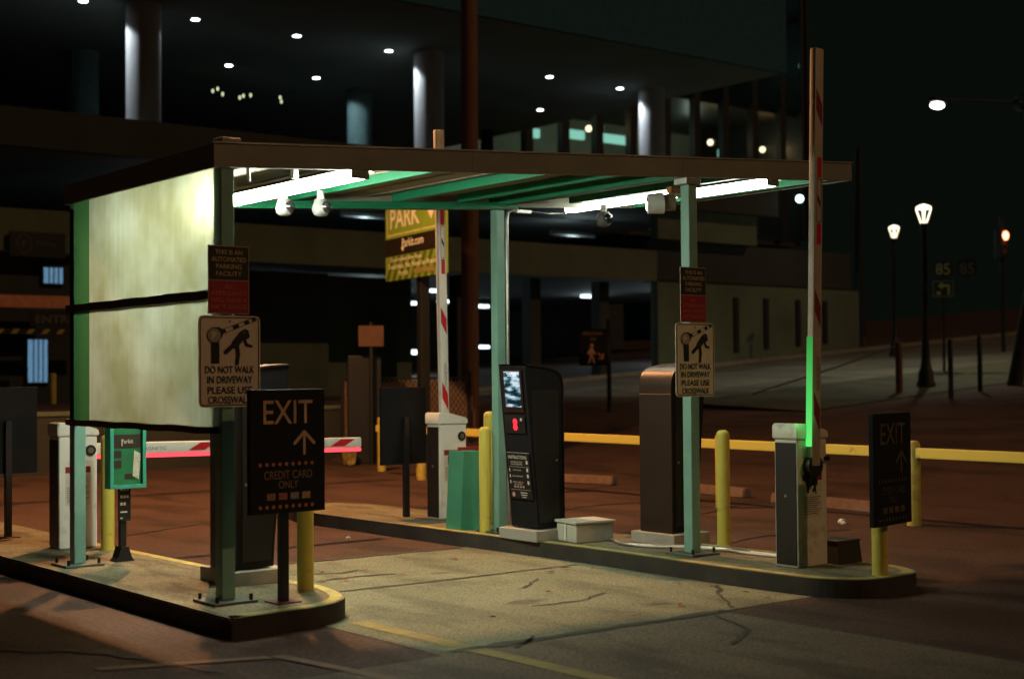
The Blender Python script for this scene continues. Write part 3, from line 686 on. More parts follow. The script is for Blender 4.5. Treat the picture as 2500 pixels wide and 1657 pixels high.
# ================================================================== KIOSKS
def kiosk(loc, rz, label, screen=False):
    t = thing('pay_kiosk', label, 'pay kiosk', loc, rz, 'dark pay kiosks on the islands')
    MB().box(-.24, .21, -.27, .27, 0, .10, .006).build('pedestal', M('plinth_concrete', (.34, .32, .27), .8, 0, .12, 6, .2), t)
    prof = [(.135, .102), (.15, .30), (.205, .80), (.27, 1.50), (.275, 1.575), (.262, 1.598)]
    top = [(.10, 1.588), (-.04, 1.565), (-.105, 1.545), (-.155, 1.505), (-.182, 1.45), (-.19, 1.38)]
    back = [(-.19, .102)]
    outer = prof + top + back
    inner = []
    ins = .016; n = len(outer)
    for i in range(n):
        a, p, b = Vector(outer[i - 1]), Vector(outer[i]), Vector(outer[(i + 1) % n])
        t1 = ((p - a).normalized() + (b - p).normalized()).normalized(); nn = Vector((-t1.y, t1.x)); inner.append(tuple(p + nn * ins))
    MB().prism(inner, lambda u, v, s: (u, s, v), -.19, .19).build('body', blackp, t)
    # wrapped metal shell over the top and down the back
    q = MB(); i0 = 5; idx = list(range(i0, n))
    for i, j in zip(idx, idx[1:]):
        for ya, yb in ((-.20, .20),):
            o1, o2, n1, n2 = outer[i], outer[j], inner[i], inner[j]
            V = lambda p, y: q.bm.verts.new((p[0], y, p[1]))
            q.bm.faces.new((V(o1, ya), V(o2, ya), V(o2, yb), V(o1, yb)))
            q.bm.faces.new((V(o1, ya), V(n1, ya), V(n2, ya), V(o2, ya)))
            q.bm.faces.new((V(o1, yb), V(o2, yb), V(n2, yb), V(n1, yb)))
    bmesh.ops.remove_doubles(q.bm, verts=q.bm.verts, dist=1e-5)
    sh = q.build('shell', bronze, t, True)
    MB().box(-.1925, -.1905, -.199, .199, 1.318, 1.323).build('seam', M('seam_orange', (.35, .16, .08), .4), sh)
    for sy in (-1, 1):
        d_ = MB(); d_.prism([(-.13, .16), (.10, .16), (.165, .86), (.19, 1.36), (-.13, 1.36)], lambda u, v, q_: (u, sy * q_, v), .1902, .1935)
        d_ = d_.build('side_door', M('door_black', (.020, .019, .019), .38, 0, .25, 4, spec=.3), t)
        MB().cyl((-.10, sy * .1936, .72), (-.10, sy * .199, .72), .011, n=12).build('lock', galv, d_)
    if screen:
        # the front leans: place the face items on its plane
        def F(z0):
            p0, p1 = Vector((.205, .80)), Vector((.27, 1.50)); 
            return p0, p1
        lean = math.atan2(.27 - .205, .70)
        T1 = Matrix.Translation((.205, 0, .80)) @ Matrix.Rotation(lean, 4, 'Y') @ FX
        lo = math.atan2(.055, .50)
        T0 = Matrix.Translation((.15, 0, .30)) @ Matrix.Rotation(lo, 4, 'Y') @ FX
        bz = MB().rect(-.15, .15, .36, .76, -.002, T1).build('bezel', M('bezel_maroon', (.02, .008, .008), .4), t)
        MB().rect(-.105, .12, .41, .735, -.004, T1).build('screen', SCREEN, bz)
        q = MB(); q.rect(-.06, .09, .712, .720, -.006, T1); q.rect(-.05, .08, .694, .701, -.006, T1); q.build('screen_line', EM('screen_text', (.9, .95, 1), 1.2), bz)
        rd = MB().rect(-.14, .15, .17, .335, -.003, T1).build('card_reader', black, t)
        q = MB(); q.disc(.01, .275, .032, -.006, 16, T1); q.disc(.01, .228, .032, -.006, 16, T1); q.build('scanner_light', led_r2, rd)
        MB().rect(.085, .11, .285, .31, -.006, T1).build('symbol', signw, rd)
        ip = MB().rect(-.15, .17, .07, .50, -.003, T0).build('instruction_panel', M('decal_black', (.01, .01, .011), .5), t)
        q = MB(); q.text('INSTRUCTIONS', 0, .455, .26, .030, -.005, T0, .01)
        for z, tx, wd in ((.41, 'SCAN PRE-PAID TICKET OR', .17), (.39, 'ONLINE RESERVATION', .165), (.335, 'INSERT TICKET', .12), (.28, 'SCAN VALIDATION', .15), (.225, 'INSERT CARD OR', .15), (.205, 'TAP TO PAY', .12)):
            q.text(tx, -.02 if z > .15 else .05, z, wd, .013, -.005, T0, 0)
        for z, wd in ((.13, .05), (.11, .045), (.09, .03)): q.rect(.05 - wd, .05 + wd, z - .004, z + .004, -.005, T0)
        q.rect(-.15, .17, .495, .498, -.005, T0); q.rect(-.13, .15, .365, .367, -.005, T0); q.rect(-.13, .15, .155, .157, -.005, T0)
        for z in (.41, .34, .285, .225): q.rect(.115, .14, z - .016, z + .016, -.005, T0)
        for z in (.335, .28, .225): q.rect(-.135, -.12, z - .014, z + .014, -.0052, T0)
        q.build('lettering', signw, ip)
        q = MB()
        for kk in range(4): q.rect(-.08 + .04 * kk, -.055 + .04 * kk, .175, .192, -.005, T0)
        q.disc(-.10, .11, .022, -.005, 14, T0); q.build('symbol', M('decal_mark', (.55, .3, .25), .5, var=.4, scale=60), ip)
    else:
        T1 = Matrix.Translation((.205, 0, .80)) @ Matrix.Rotation(math.atan2(.065, .70), 4, 'Y') @ FX
        MB().rect(-.15, .15, .36, .76, -.002, T1).build('screen', black, t)
    return t
def screen_mat():
    mt = bpy.data.materials.new('kiosk_screen'); mt.use_nodes = True; nt = mt.node_tree; nt.nodes.clear(); N = nt.nodes.new; Lk = nt.links.new
    tc = N('ShaderNodeTexCoord'); n = N('ShaderNodeTexNoise'); n.inputs['Scale'].default_value = 11; n.inputs['Detail'].default_value = 3; Lk(tc.outputs['Object'], n.inputs[0])
    mp = N('ShaderNodeMapping'); mp.inputs['Scale'].default_value = (1, .6, 2); Lk(tc.outputs['Object'], mp.inputs[0]); Lk(mp.outputs[0], n.inputs[0])
    r = N('ShaderNodeValToRGB'); E_ = r.color_ramp.elements; E_[0].position = .40; E_[0].color = (.01, .02, .025, 1); E_[1].position = .60; E_[1].color = (.62, .75, .85, 1)
    e2 = r.color_ramp.elements.new(.47); e2.color = (.05, .16, .2, 1)
    Lk(n.outputs[0], r.inputs[0]); e = N('ShaderNodeEmission'); e.inputs[1].default_value = 1.0; Lk(r.outputs[0], e.inputs[0])
    o = N('ShaderNodeOutputMaterial'); Lk(e.outputs[0], o.inputs[0]); return mt
SCREEN = screen_mat()
kiosk((8.35, 10.10, IZ), R(180), 'pay kiosk with glowing screen and instructions beside the far right green post', True)
kiosk((9.06, 9.05, IZ), R(0), 'bronze backed pay kiosk behind the right front post, seen from its rounded back')
kiosk((5.07, 9.50, IZ), R(0), 'dark pay kiosk on the left island, mostly hidden behind the EXIT board')

# ================================================================== BOLLARDS AND SMALL THINGS
BOL = MB().lathe([(.058, 0), (.058, .955), (.056, .975), (.048, .992), (.032, 1.002), (.012, 1.006)], n=28)
def bollard(loc, label, mat=yellow, s=1., sz=1., grp='yellow bollards'):
    global BOLM
    o = bpy.data.objects.new('bollard', BOLM[mat.name]); COL.objects.link(o); o.location = loc; o.scale = (s, s, sz)
    return tag(o, label, 'bollard', grp)
BOLM = {}
for mm in (yellow, yellow_w):
    q = MB().lathe([(.058, 0), (.058, .955), (.056, .975), (.048, .992), (.032, 1.002), (.012, 1.006)], n=28)
    ob = q.build('bollard', mm, None, True); BOLM[mm.name] = ob.data; bpy.data.objects.remove(ob)
bollard((8.314, 10.80, IZ), 'bright yellow bollard in front of the far right green post, nearer of two')
bollard((8.935, 11.53, IZ), 'yellow bollard half hidden behind the far right green post and the nearer bollard', sz=1.12)
bollard((9.204, 8.552, IZ), 'yellow bollard right of the right front post, between it and the near right barrier')
bollard((8.738, 6.56, IZ), 'dim yellow bollard carrying the faint EXIT board at the right tip of the island')
bollard((5.143, 8.764, IZ), 'orange lit yellow bollard behind the EXIT board on the left island')
bollard((5.03, 11.95, IZ), 'yellow bollard behind the green framed notice on the left island')
bollard((13.45, 20.36, 0), 'worn yellow bollard in the back lot, only its left edge showing past the black board', yellow_w, 1.25, .92)
bollard((13.22, 18.88, 0), 'worn yellow bollard in the back lot, foot showing under the black board', yellow_w, 1.25, .95)
bollard((14.9, 39.2, .9), 'yellow bollard far left by the garage entrance', yellow_w, 1.6, .85)
# chipped guard block
q = MB(); q.prism([(-.09, 0), (-.02, -.01), (.07, .02), (.10, .15), (.10, .47), (-.12, .47), (-.13, .40), (-.09, .33), (-.10, .15)], lambda u, v, s: (u, s, v), -.09, .09)
bmesh.ops.bevel(q.bm, geom=list(q.bm.edges), offset=.02, segments=2, affect='EDGES')
o = q.build('guard_block', M('chipped_yellow', (.52, .42, .09), .75, 0, .1, 5, .4, c2=(.10, .06, .035)), None, True); o.location = (13.84, 22.0, .01)
tag(o, 'chipped yellow guard block just under the tip of the red lit arm', 'guard block')
# green steel guard
t = thing('steel_guard', 'green painted steel guard box beside the white barrier with the raised arm', 'guard', (8.38, 11.2, IZ))
q = MB(); q.prism([(-.17, 0), (.14, 0), (.16, .755), (-.125, .765)], lambda u, v, s: (u, s, v), -.14, .10); q.build('guard_body', M('guard_green', (.06, .27, .165), .45, 0, .12, 4, .15), t)
MB().box(-.12, .155, -.06, -.03, .767, .80, .003).build('warning_strip', crimson, t)
# cable vault
t = thing('cable_vault', 'low square grey concrete box with a lid on the right island', 'concrete box', (8.57, 9.66, IZ), R(-9))
MB().box(-.20, .20, -.165, .165, 0, .165, .012).build('box_body', greyc, t)
MB().box(-.215, .215, -.18, .18, .167, .192, .008).build('lid', greyc, t)
MB().box(-.215, -.2005, -.015, .015, .01, .165, .003).build('strap', white, t)
MB().cyl((.205, -.04, .05), (.25, -.06, .03), .025).build('outlet', galv, t)
def curve_pts(p, n=6):
    out = []; p = [Vector(v) for v in p]; p = [p[0]] + p + [p[-1]]
    for i in range(1, len(p) - 2):
        for kk in range(n):
            u = kk / n; a, b, c, d = p[i - 1], p[i], p[i + 1], p[i + 2]
            out.append(.5 * ((2 * b) + (c - a) * u + (2 * a - 5 * b + 4 * c - d) * u * u + (3 * b - a - 3 * c + d) * u ** 3))
    return out + [p[-1]]
h1 = [(8.78, 9.60, .165), (8.65, 9.36, .156), (8.56, 9.14, .152), (8.62, 8.93, .152), (8.77, 8.72, .152), (8.92, 8.42, .152), (8.965, 8.2, .152), (8.94, 7.95, .152), (8.96, 7.45, .152)]
h2 = [(8.78, 9.58, .155), (8.60, 9.22, .149), (8.60, 8.90, .149), (8.80, 8.58, .149), (8.90, 8.25, .149), (8.89, 7.95, .149), (8.93, 7.44, .149)]
o = MB().tube(curve_pts(h1), .016, 10).build('cable', galv, None, True); tag(o, 'silver flexible conduit snaking along the island, upper of two', 'cable', 'cables on the right island')
o = MB().tube(curve_pts(h2), .012, 10).build('cable', M('pale_cable', (.5, .5, .46), .5), None, True); tag(o, 'thinner pale cable lying along the silver conduit on the right island', 'cable', 'cables on the right island')
t = thing('valve_box', 'dark utility block on the ground behind the near right barrier', 'utility box', (9.09, 7.22, IZ), R(-4))
q = MB(); q.prism([(-.14, -.12), (.14, -.12), (.14, .12), (-.14, .12)], lambda u, v, s: (u * (1 - .12 * s / .18), v * (1 - .12 * s / .18), s), 0, .17); q.build('box_body', M('block_dark', (.03, .028, .022), .7), t)
MB().box(-.135, .135, -.115, .115, .172, .186, .006).build('lid', M('block_lid', (.08, .075, .05), .7), t)
# wheel stops
def wheel_stop(loc, rz, L, label):
    q = MB(); q.prism([(-.09, 0), (.09, 0), (.06, .13), (-.06, .13)], lambda u, v, s: (u, s, v), -L / 2, L / 2)
    bmesh.ops.bevel(q.bm, geom=list(q.bm.edges), offset=.015, segments=2, affect='EDGES')
    o = q.build('wheel_stop', M('stop_concrete', (.17, .11, .08), .85, 0, .25, 5, .4), None); o.location = loc; o.rotation_euler.z = rz
    return tag(o, label, 'wheel stop', 'concrete wheel stops')
wheel_stop((14.1, 16.0, 0), R(14), 1.25, 'concrete wheel stop left of the bronze kiosk, farthest of three')
wheel_stop((14.05, 13.6, 0), R(-2), 2.0, 'concrete wheel stop seen between the bronze kiosk and the green post')
wheel_stop((13.7, 11.1, 0), R(-6), 1.7, 'concrete wheel stop right of the near right barrier')
def litter(pts, z, name, mat, label, cat, grp=None):
    q = MB(); q.bm.faces.new([q.bm.verts.new((x, y, z + dz)) for x, y, dz in pts]); o = q.build(name, mat); return tag(o, label, cat, grp)
paper = M('paper', (.7, .66, .56), .7)
leafd = M('dry_leaf', (.22, .07, .03), .7)
def crumple(loc, s, label):
    q = MB(); r = bmesh.ops.create_icosphere(q.bm, subdivisions=2, radius=s)
    for v in r['verts']: v.co *= rnd.uniform(.6, 1.15); v.co.z *= .7
    o = q.build('litter', paper); o.location = (loc[0], loc[1], loc[2] + s * .45); return tag(o, label, 'litter')
crumple((12.37, 9.77, 0), .05, 'crumpled white paper on the ground right of the near right barrier')
crumple((7.68, 12.24, 0), .025, 'tiny scrap of paper on the lane left of the black board')
lv = [(7.95, 8.32), (7.93, 7.85), (7.99, 7.55), (7.9, 6.92), (6.6, 9.69), (8.0, 9.6), (7.85, 9.1), (6.3, 8.9), (6.9, 8.2), (7.97, 8.9), (7.5, 10.2), (7.6, 9.0), (6.2, 10.3), (6.5, 10.1), (7.98, 7.2), (5.9, 7.6), (7.2, 7.1), (5.7, 9.9), (5.9, 9.8), (6.1, 9.75)]
q = MB()
for x, y in lv:
    a = rnd.uniform(0, 6.28); l = rnd.uniform(.03, .07); wv = l * rnd.uniform(.25, .5); c_, s_ = math.cos(a), math.sin(a)
    q.bm.faces.new([q.bm.verts.new((x + u * c_ - v * s_, y + u * s_ + v * c_, .012 + dz)) for u, v, dz in ((-l, 0, 0), (0, wv, .012), (l, 0, .004), (0, -wv, .008))])
tag(q.build('dry_leaves', leafd), kind='stuff', label='dry leaves and twigs scattered on the lane by the kerb')

# ================================================================== BACK LOT
t = thing('guard_rail', 'long yellow steel guard rail on posts behind the right island', 'guard rail', (12.81, 12, 0))
MB().box(-.045, .045, -7, 7.5, .716, .825, .008).build('rail', rail_y, t)
for y in (6.3, 9.17, 11.93, 15.0, 18.26):
    MB().lathe([(.075, 0), (.075, .855), (.06, .89), (.02, .90)], (.0, y - 12, 0), 22).build('post', yellow_w, t, True)
def leaves(q, centers, n, size):
    for _ in range(n):
        c, r = rnd.choice(centers); d = Vector((rnd.gauss(0, 1), rnd.gauss(0, 1), rnd.gauss(0, 1))).normalized() * (r[0] * rnd.uniform(.55, 1.05) ** .7)
        p = Vector(c) + Vector((d.x * r[1], d.y * r[2], d.z * r[3])) if len(r) > 1 else Vector(c) + d
        a = Vector((rnd.gauss(0, 1), rnd.gauss(0, 1), rnd.gauss(0, 1))).normalized(); b = a.orthogonal().normalized(); s = size * rnd.uniform(.6, 1.3)
        q.bm.faces.new([q.bm.verts.new(p + v) for v in (-a * s, b * s * .45, a * s, -b * s * .45)])
# retaining wall
t = thing('retaining_wall', 'low dark concrete retaining wall across the back lot', 'wall', (9, 23.6, 0))
MB().box(-14, 6.15, 0, .3, -.1, .98, .02).build('wall_body', wall_d, t); MB().box(-14.03, 6.18, -.03, .33, .982, 1.06, .015).build('coping', wall_c, t)
# utility pole
t = thing('utility_pole', 'tall brown timber pole rising behind the canopy roof', 'utility pole', (17.47, 23.18, .35))
MB().cyl((0, 0, -.4), (-.08, -.2, 12.5), .18, .17, 20).build('pole', wood, t, True)
MB().box(-.9, .9, -.25, -.15, 11.3, 11.42, .01).build('crossarm', wood, t)
MB().box(-.14, -.09, -.20, -.15, .55, .85).build('tag_plate', M('orange_plate', (.5, .22, .08), .6), t)
# PARK sign
t = thing('park_sign', 'big yellow lit PARK sign on a dark pole seen under the canopy', 'sign', (14.0, 20.1, 0), R(-100.7))
pl = MB().box(-1.23, 1.23, -.04, .04, 3.30, 5.22, .01).build('panel', M('park_green', (.25, .40, .045), .5, 0, .08, 3), t)
q = MB()
for b in ((-1.16, 1.16, 4.09, 4.13), (-1.16, 1.16, 5.12, 5.16), (-1.16, -1.11, 4.13, 5.12), (1.11, 1.16, 4.13, 5.12)): q.rect(*b, -.044)
q.build('border', M('park_cream', (.60, .66, .24), .5), pl)
q = MB(); q.text('PARK', -.36, 4.40, 1.28, .36, -.046, bold=.02); q.build('lettering', M('park_letter', (.88, .90, .68), .5), pl)
q = MB(); q.stroke((.74, 4.70), (.74, 4.38), .07, -.046); q.poly([(.74, 4.24), (.58, 4.42), (.90, 4.42)], -.0463); q.build('arrow', MATS['park_letter'], pl)
MB().text('P', .93, 4.56, .2, .34, -.0466, bold=.03).build('lettering', MATS['park_letter'], pl)
MB().rect(-1.23, 1.23, 3.74, 4.05, -.046).build('band', M('park_brown', (.022, .016, .012), .5), pl)
q = MB(); q.text('Parkit.com', -.02, 3.94, .90, .15, -.049, bold=.02); q.build('lettering', MATS['park_letter'], pl)
q = MB(); q.stroke((-.44, 3.95), (-.44, 3.86), .05, -.049); q.poly([(-.44, 3.79), (-.52, 3.87), (-.36, 3.87)], -.0493)
q.build('logo_arrow', MATS['park_letter'], pl)
q = MB()
for kk in range(9): x = -1.2 + .27 * kk; q.poly([(x, 3.31), (min(1.22, x + .13), 3.31), (min(1.22, x + .40), 3.73), (min(1.22, x + .27), 3.73)], -.046)
q.build('pattern', M('park_stripe', (.10, .15, .02), .5), pl)
q = MB(); q.text('Download the App.', -.3, 3.66, 1.35, .09, -.049); q.text('Touchless. No Need to Reserve', .0, 3.55, 2.2, .09, -.0493); q.text('Parkit', -.42, 3.42, .4, .09, -.0496); q.build('lettering', MATS['park_letter'], pl)
q = MB(); q.rect(.02, .42, 3.37, 3.46, -.049); q.rect(.47, .87, 3.37, 3.46, -.0493); q.build('badge', M('badge', (.30, .26, .09), .5, var=.4, scale=20), pl)
MB().box(-.09, .09, .05, .22, 0, 5.3, .01).build('post', dark, t)
# small orange sign on a post, black gate posts, chain link fence
t = thing('small_sign', 'small orange brown square sign on a dark post left of the PARK sign', 'sign', (14.25, 21.9, 0), R(-35))
MB().box(-.23, .23, -.02, .0, 2.16, 2.54, .004).build('panel', M('orange_brown', (.10, .045, .024), .6), t); MB().cyl((0, .04, 0), (0, .04, 2.6), .04).build('post', dark, t)
t = thing('signal_cabinet', 'tall black equipment cabinet under the small orange sign', 'cabinet', (14.32, 22.45, 0), R(-30))
MB().box(-.20, .42, -.18, .18, 0, 2.0, .02).build('cabinet_body', dark, t); MB().box(-.16, .38, -.186, -.181, .2, 1.9).build('door_panel', black, t)
t = thing('chain_link_fence', 'brown lit chain link fence section behind the black board', 'fence', (15.8, 23.0, .2), R(-14))
q = MB(); wm = .012
for i in range(-2, 30):
    x = -1.3 + .10 * i
    for sgn in (1, -1):
        a = Vector((x, 0, 0)) if sgn > 0 else Vector((x + .95, 0, 0)); b = Vector((x + .95, 0, 1.35)) if sgn > 0 else Vector((x, 0, 1.35))
        pts = []
        for tt in range(9):
            p = a.lerp(b, tt / 8)
            if -1.3 <= p.x <= 1.3: pts.append(p)
        if len(pts) > 1: q.cyl(pts[0], pts[-1], .004, n=4, caps=False)
q.build('mesh_panel', M('fence_wire', (.35, .28, .2), .5), t)
MB().box(-1.3, 1.3, .06, .10, .0, 1.3).build('backing', M('fence_slats', (.11, .062, .036), .8, 0, .2, 10), t)
for x in (-1.33, .35, 1.33): MB().cyl((x, 0, -.2), (x, 0, 1.5), .03, n=12).build('post', dark, t, True)
MB().cyl((-1.33, 0, 1.37), (1.33, 0, 1.37), .02, n=10).build('top_rail', dark, t, True)
# pedestrian sign
t = thing('pedestrian_sign', 'black PEDESTRIAN EXIT sign with walking figure on a dark post', 'sign', (22.81, 24.8, .55), R(-42))
MB().cyl((0, 0, 0), (0, 0, 2.35), .055, n=14).build('post', dark, t, True)
pl = MB().box(-.70, -.03, -.06, -.03, 1.27, 2.13, .004).build('panel', blackp, t)
q = MB(); q.text('PEDESTRIAN', -.38, 2.02, .46, .075, -.064); q.text('EXIT', -.36, 1.89, .15, .07, -.064); q.build('lettering', M('ped_letter', (.36, .20, .11), .5), pl)
q = MB(); q.disc(-.40, 1.74, .045, -.064); q.stroke((-.41, 1.64), (-.42, 1.54), .10, -.0642); q.stroke((-.42, 1.5), (-.47, 1.34), .05, -.0645); q.stroke((-.40, 1.5), (-.35, 1.34), .05, -.0648); q.stroke((-.40, 1.65), (-.32, 1.54), .035, -.0651); q.stroke((-.44, 1.65), (-.50, 1.55), .035, -.0654)
q.stroke((-.25, 1.56), (-.14, 1.42), .025, -.064); q.stroke((-.14, 1.42), (-.14, 1.54), .025, -.0643); q.stroke((-.14, 1.42), (-.25, 1.43), .025, -.0646); q.build('symbol', M('ped_figure', (.62, .30, .18), .5), pl)

# ================================================================== PARKING GARAGE
gar = thing('parking_garage', 'large concrete parking garage with dark openings across the background', 'building', (20, 40, 0))
def gb(name, x0, x1, y0, y1, z0, z1, mat, parent=None, bev=0): return MB().box(x0 - 20, x1 - 20, y0 - 40, y1 - 40, z0, z1, bev).build(name, mat, parent or gar)
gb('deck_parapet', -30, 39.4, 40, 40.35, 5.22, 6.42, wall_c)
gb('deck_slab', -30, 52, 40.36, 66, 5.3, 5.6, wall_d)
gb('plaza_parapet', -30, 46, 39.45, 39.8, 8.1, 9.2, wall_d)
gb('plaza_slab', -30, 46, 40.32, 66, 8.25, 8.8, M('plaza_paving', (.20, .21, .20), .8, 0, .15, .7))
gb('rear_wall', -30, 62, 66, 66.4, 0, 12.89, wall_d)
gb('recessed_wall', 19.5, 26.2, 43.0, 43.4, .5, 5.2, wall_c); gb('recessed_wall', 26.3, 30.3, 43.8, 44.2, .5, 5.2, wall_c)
gb('corner_wall', 39.42, 52.0, 40, 40.4, 0, 5.2, wall_c)
gb('upper_wall', 39.42, 45.2, 39.95, 40.35, 6.9, 9.27, wall_c)
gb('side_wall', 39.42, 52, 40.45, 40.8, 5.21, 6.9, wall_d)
for x in (43.9, 45.75, 47.8, 49.6): gb('wall_slot', x - .14, x + .14, 39.93, 39.995, hz(x, 40) + .5, 4.7, M('slot_black', (.006, .006, .006), .8))
for x in (30.6, 34.0, 37.5): gb('pier', x - .25, x + .25, 41, 41.5, 0, 5.2, wall_d)
gb('notice', 21.75, 22.35, 42.93, 42.99, 2.5, 3.25, M('notice_grey', (.36, .38, .34), .6))
nb = gb('entrance_sign', 14.1, 16.6, 38.75, 38.8, 3.05, 3.45, black); q = MB(); q.text('ENTRANCE', -4.8, 3.25, 1.9, .22, -1.262, bold=.01); q.build('lettering', M('ent_letter', (.13, .115, .08), .6), nb)
hd = gb('entrance_header', 9, 15.3, 38.8, 39.6, 3.56, 3.90, M('header_sodium_lit', (.62, .26, .13), .6))  # strong orange lamp light on the header is put into its colour
hb = gb('clearance_bar', 11, 15, 38.6, 38.7, 2.83, 2.97, black)
q = MB()
for kk in range(9): x = -8.6 + .42 * kk; q.poly([(x, 2.84), (x + .16, 2.84), (x + .26, 2.96), (x + .10, 2.96)], -1.41)
q.build('pattern', M('hazard_yellow', (.40, .30, .06), .6), hb)
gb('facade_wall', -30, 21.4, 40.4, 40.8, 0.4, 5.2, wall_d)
for (x0, x1, z0, z1) in ((15.05, 15.60, 4.35, 4.80), (14.6, 15.15, 1.5, 2.72)):
    f = gb('window', x0 - .05, x1 + .05, 40.30, 40.38, z0 - .05, z1 + .05, black)
    gb('window_pane', x0, x1, 40.26, 40.29, z0, z1, blue_m, f)
    for kk in range(1, 4): xx = x0 + (x1 - x0) * kk / 4; gb('mullion', xx - .015, xx + .015, 40.23, 40.255, z0, z1, black, f)
ps = gb('wall_sign', 14.0, 15.6, 40.3, 40.37, 5.0 + .1, 5.19, black)
gb('sign_board', 13.9, 15.5, 39.8, 39.88, 5.05, 5.75, black)
q = MB(); q.text('Parking', -5.05, 5.42, .55, .18, -.206, bold=0)
for a in range(18):
    t0, t1 = a * 2 * math.pi / 18, (a + 1) * 2 * math.pi / 18
    q.stroke((-5.68 + .20 * math.cos(t0), 5.4 + .27 * math.sin(t0)), (-5.68 + .20 * math.cos(t1), 5.4 + .27 * math.sin(t1)), .02, -.206 - .0003 * a)
q.text('P', -5.68, 5.4, .13, .2, -.206, bold=0); q.build('lettering', M('dim_sign', (.085, .085, .075), .6), gar)
q = MB().box(14.0 - 20, 16.6 - 20, -.2, .0, 1, 5.2); q.bm.free()
# round plaza columns and ceiling
for x, y in ((18.16, 40.4), (28.75, 40.4), (39.6, 40.4)):
    MB().cyl((x - 20, y - 40, 8.8), (x - 20, y - 40, 12.9), .52, n=36, caps=False).build('column', col_m, gar, True)
for x, y in ((19.2, 47.6), (30.5, 47.6)):
    MB().cyl((x - 20, y - 40, 8.8), (x - 20, y - 40, 12.9), .5, n=36, caps=False).build('column', M('column_teal', (.14, .26, .26), .7), gar, True)
gb('ceiling_slab', -30, 41.6, 35.4, 66, 12.9, 13.6, M('plaza_soffit', (.19, .23, .215), .8, 0, .08, .4, spec=0))
gb('upper_facade', -30, 41.62, 35.2, 35.38, 12.87, 40, M('facade_dark', (.040, .11, .15), .8, spec=0))
# recessed ceiling lights
def downlight(x, y, label, pw, aim=(0, 0, -1), spot=80):
    t = thing('ceiling_light', label, 'ceiling light', (x, y, 12.89), 0, 'round ceiling lights over the plaza')
    MB().lathe([(.135, -.03), (.17, -.03), (.17, .0), (.135, .0)], n=24, caps=False).build('trim_ring', galv, t)
    q = MB(); q.cyl((0, 0, -.022), (0, 0, -.012), .13, n=24); q.build('lens', down_m, t)
    if pw: lamp(t, 'SPOT', (0, 0, -.06), pw, (.86, .93, 1.0), .12, spot, .35, aim)
    return t
xk = lambda kk: 20.17 + 3.655 * kk
downlight(xk(-1), 41.0, 'ceiling light cut by the top edge, leftmost of the bright row', 620, (1.6, -.5, -2.6), 66)
downlight(xk(0), 41.0, 'ceiling light just right of the left white column, in the bright row', 90, (-1.9, -.6, -2.4), 66)
downlight(xk(1), 41.0, 'ceiling light in the bright row midway between the two white columns', 0)
downlight(xk(2), 41.0, 'ceiling light in the bright row left of the second white column', 620, (1.4, -.5, -2.6), 66)
downlight(xk(4), 41.0, 'ceiling light in the bright row first right of the brown pole', 0)
downlight(xk(5), 41.0, 'ceiling light in the bright row above the right white column', 560, (1.3, -.5, -2.6), 66)
downlight(24.14, 46.4, 'dimmer rear ceiling light right of the left white column', 0)
downlight(27.8, 46.4, 'dimmer rear ceiling light above the teal column', 300, (2.6, 1.6, -2.6), 66)
downlight(38.83, 46.4, 'dimmer rear ceiling light right of the brown pole', 0)
for i, (x, z) in enumerate(((22.2, 9.6), (22.7, 9.7), (25.2, 9.65))): pass
# lamps inside the garage decks
def strip(x0, x1, y, z, label, mat=cool_m, h=.07, pw=0):
    t = thing('garage_light', label, 'light', ((x0 + x1) / 2, y, z), 0, 'strip lights inside the garage'); L = (x1 - x0) / 2
    MB().box(-L, L, -.08, .08, .05, .12, .01).build('housing', galv, t); MB().box(-L, L, -.1, .1, -h, .049, .015).build('diffuser', mat, t)
    if pw: lamp(t, 'POINT', (0, 0, -.3), pw, (.75, .95, 1.0), .2)
    return t
strip(35.6, 36.15, 50, 5.25, 'small bright strip light in the garage just under the PARK sign')
strip(34.2, 35.9, 52, 4.98, 'long bright strip light under the PARK sign, upper left group')
strip(35.6, 36.35, 52, 4.80, 'short strip light below the long one under the PARK sign')
strip(39.6, 41.0, 55, 5.12, 'garage strip light between the raised arm and the brown pole')
strip(41.3, 42.6, 55, 4.93, 'garage strip light left of the far right green post, upper')
strip(44.3, 45.1, 50, 5.25, 'lone garage strip light between the far right post and the right front post', pw=60)
strip(36.9, 38.6, 55, 2.72, 'bright lower garage light low behind the black board', h=.14, pw=90)
strip(42.0, 42.6, 55, 2.95, 'small lower garage light left of the far right green post')
lamp(gar, 'POINT', (3, 16, 4.6), 420, (.75, .95, 1.0), .2); lamp(gar, 'POINT', (10.5, 7, 4.6), 120, (.75, .95, 1.0), .2)      # unseen lamps added to light the deck inside, without fixtures
t = thing('orb_light', 'bluish white round light at the garage corner left of the right front post', 'light', (46.2, 46, 3.6)); MB().ball((0, 0, 0), .30, 1, 1, 1.1).build('globe', EM('blue_orb', (.55, .75, 1), 1.6), t, True); MB().cyl((0, 0, .3), (0, 0, .5), .06).build('fitting', dark, t)
lamp(t, 'POINT', (0, -.6, -.3), 160, (.75, .9, 1), .2)
# unlit tubes and point lamps added above the parapet for lit ceiling patches
strip(21, 23, 45, 7.6, 'added strip standing for a lit ceiling patch behind the left roof edge', pw=40, mat=M('lit_patch_pale', (.4, .42, .42), .5))
strip(28, 30, 45, 7.6, 'added strip standing for a lit ceiling patch left of the PARK sign', pw=40, mat=MATS['lit_patch_pale'])
strip(39, 41.5, 46, 7.6, 'upper deck strip light above the middle strip light of the canopy', pw=40, mat=MATS['lit_patch_pale'])
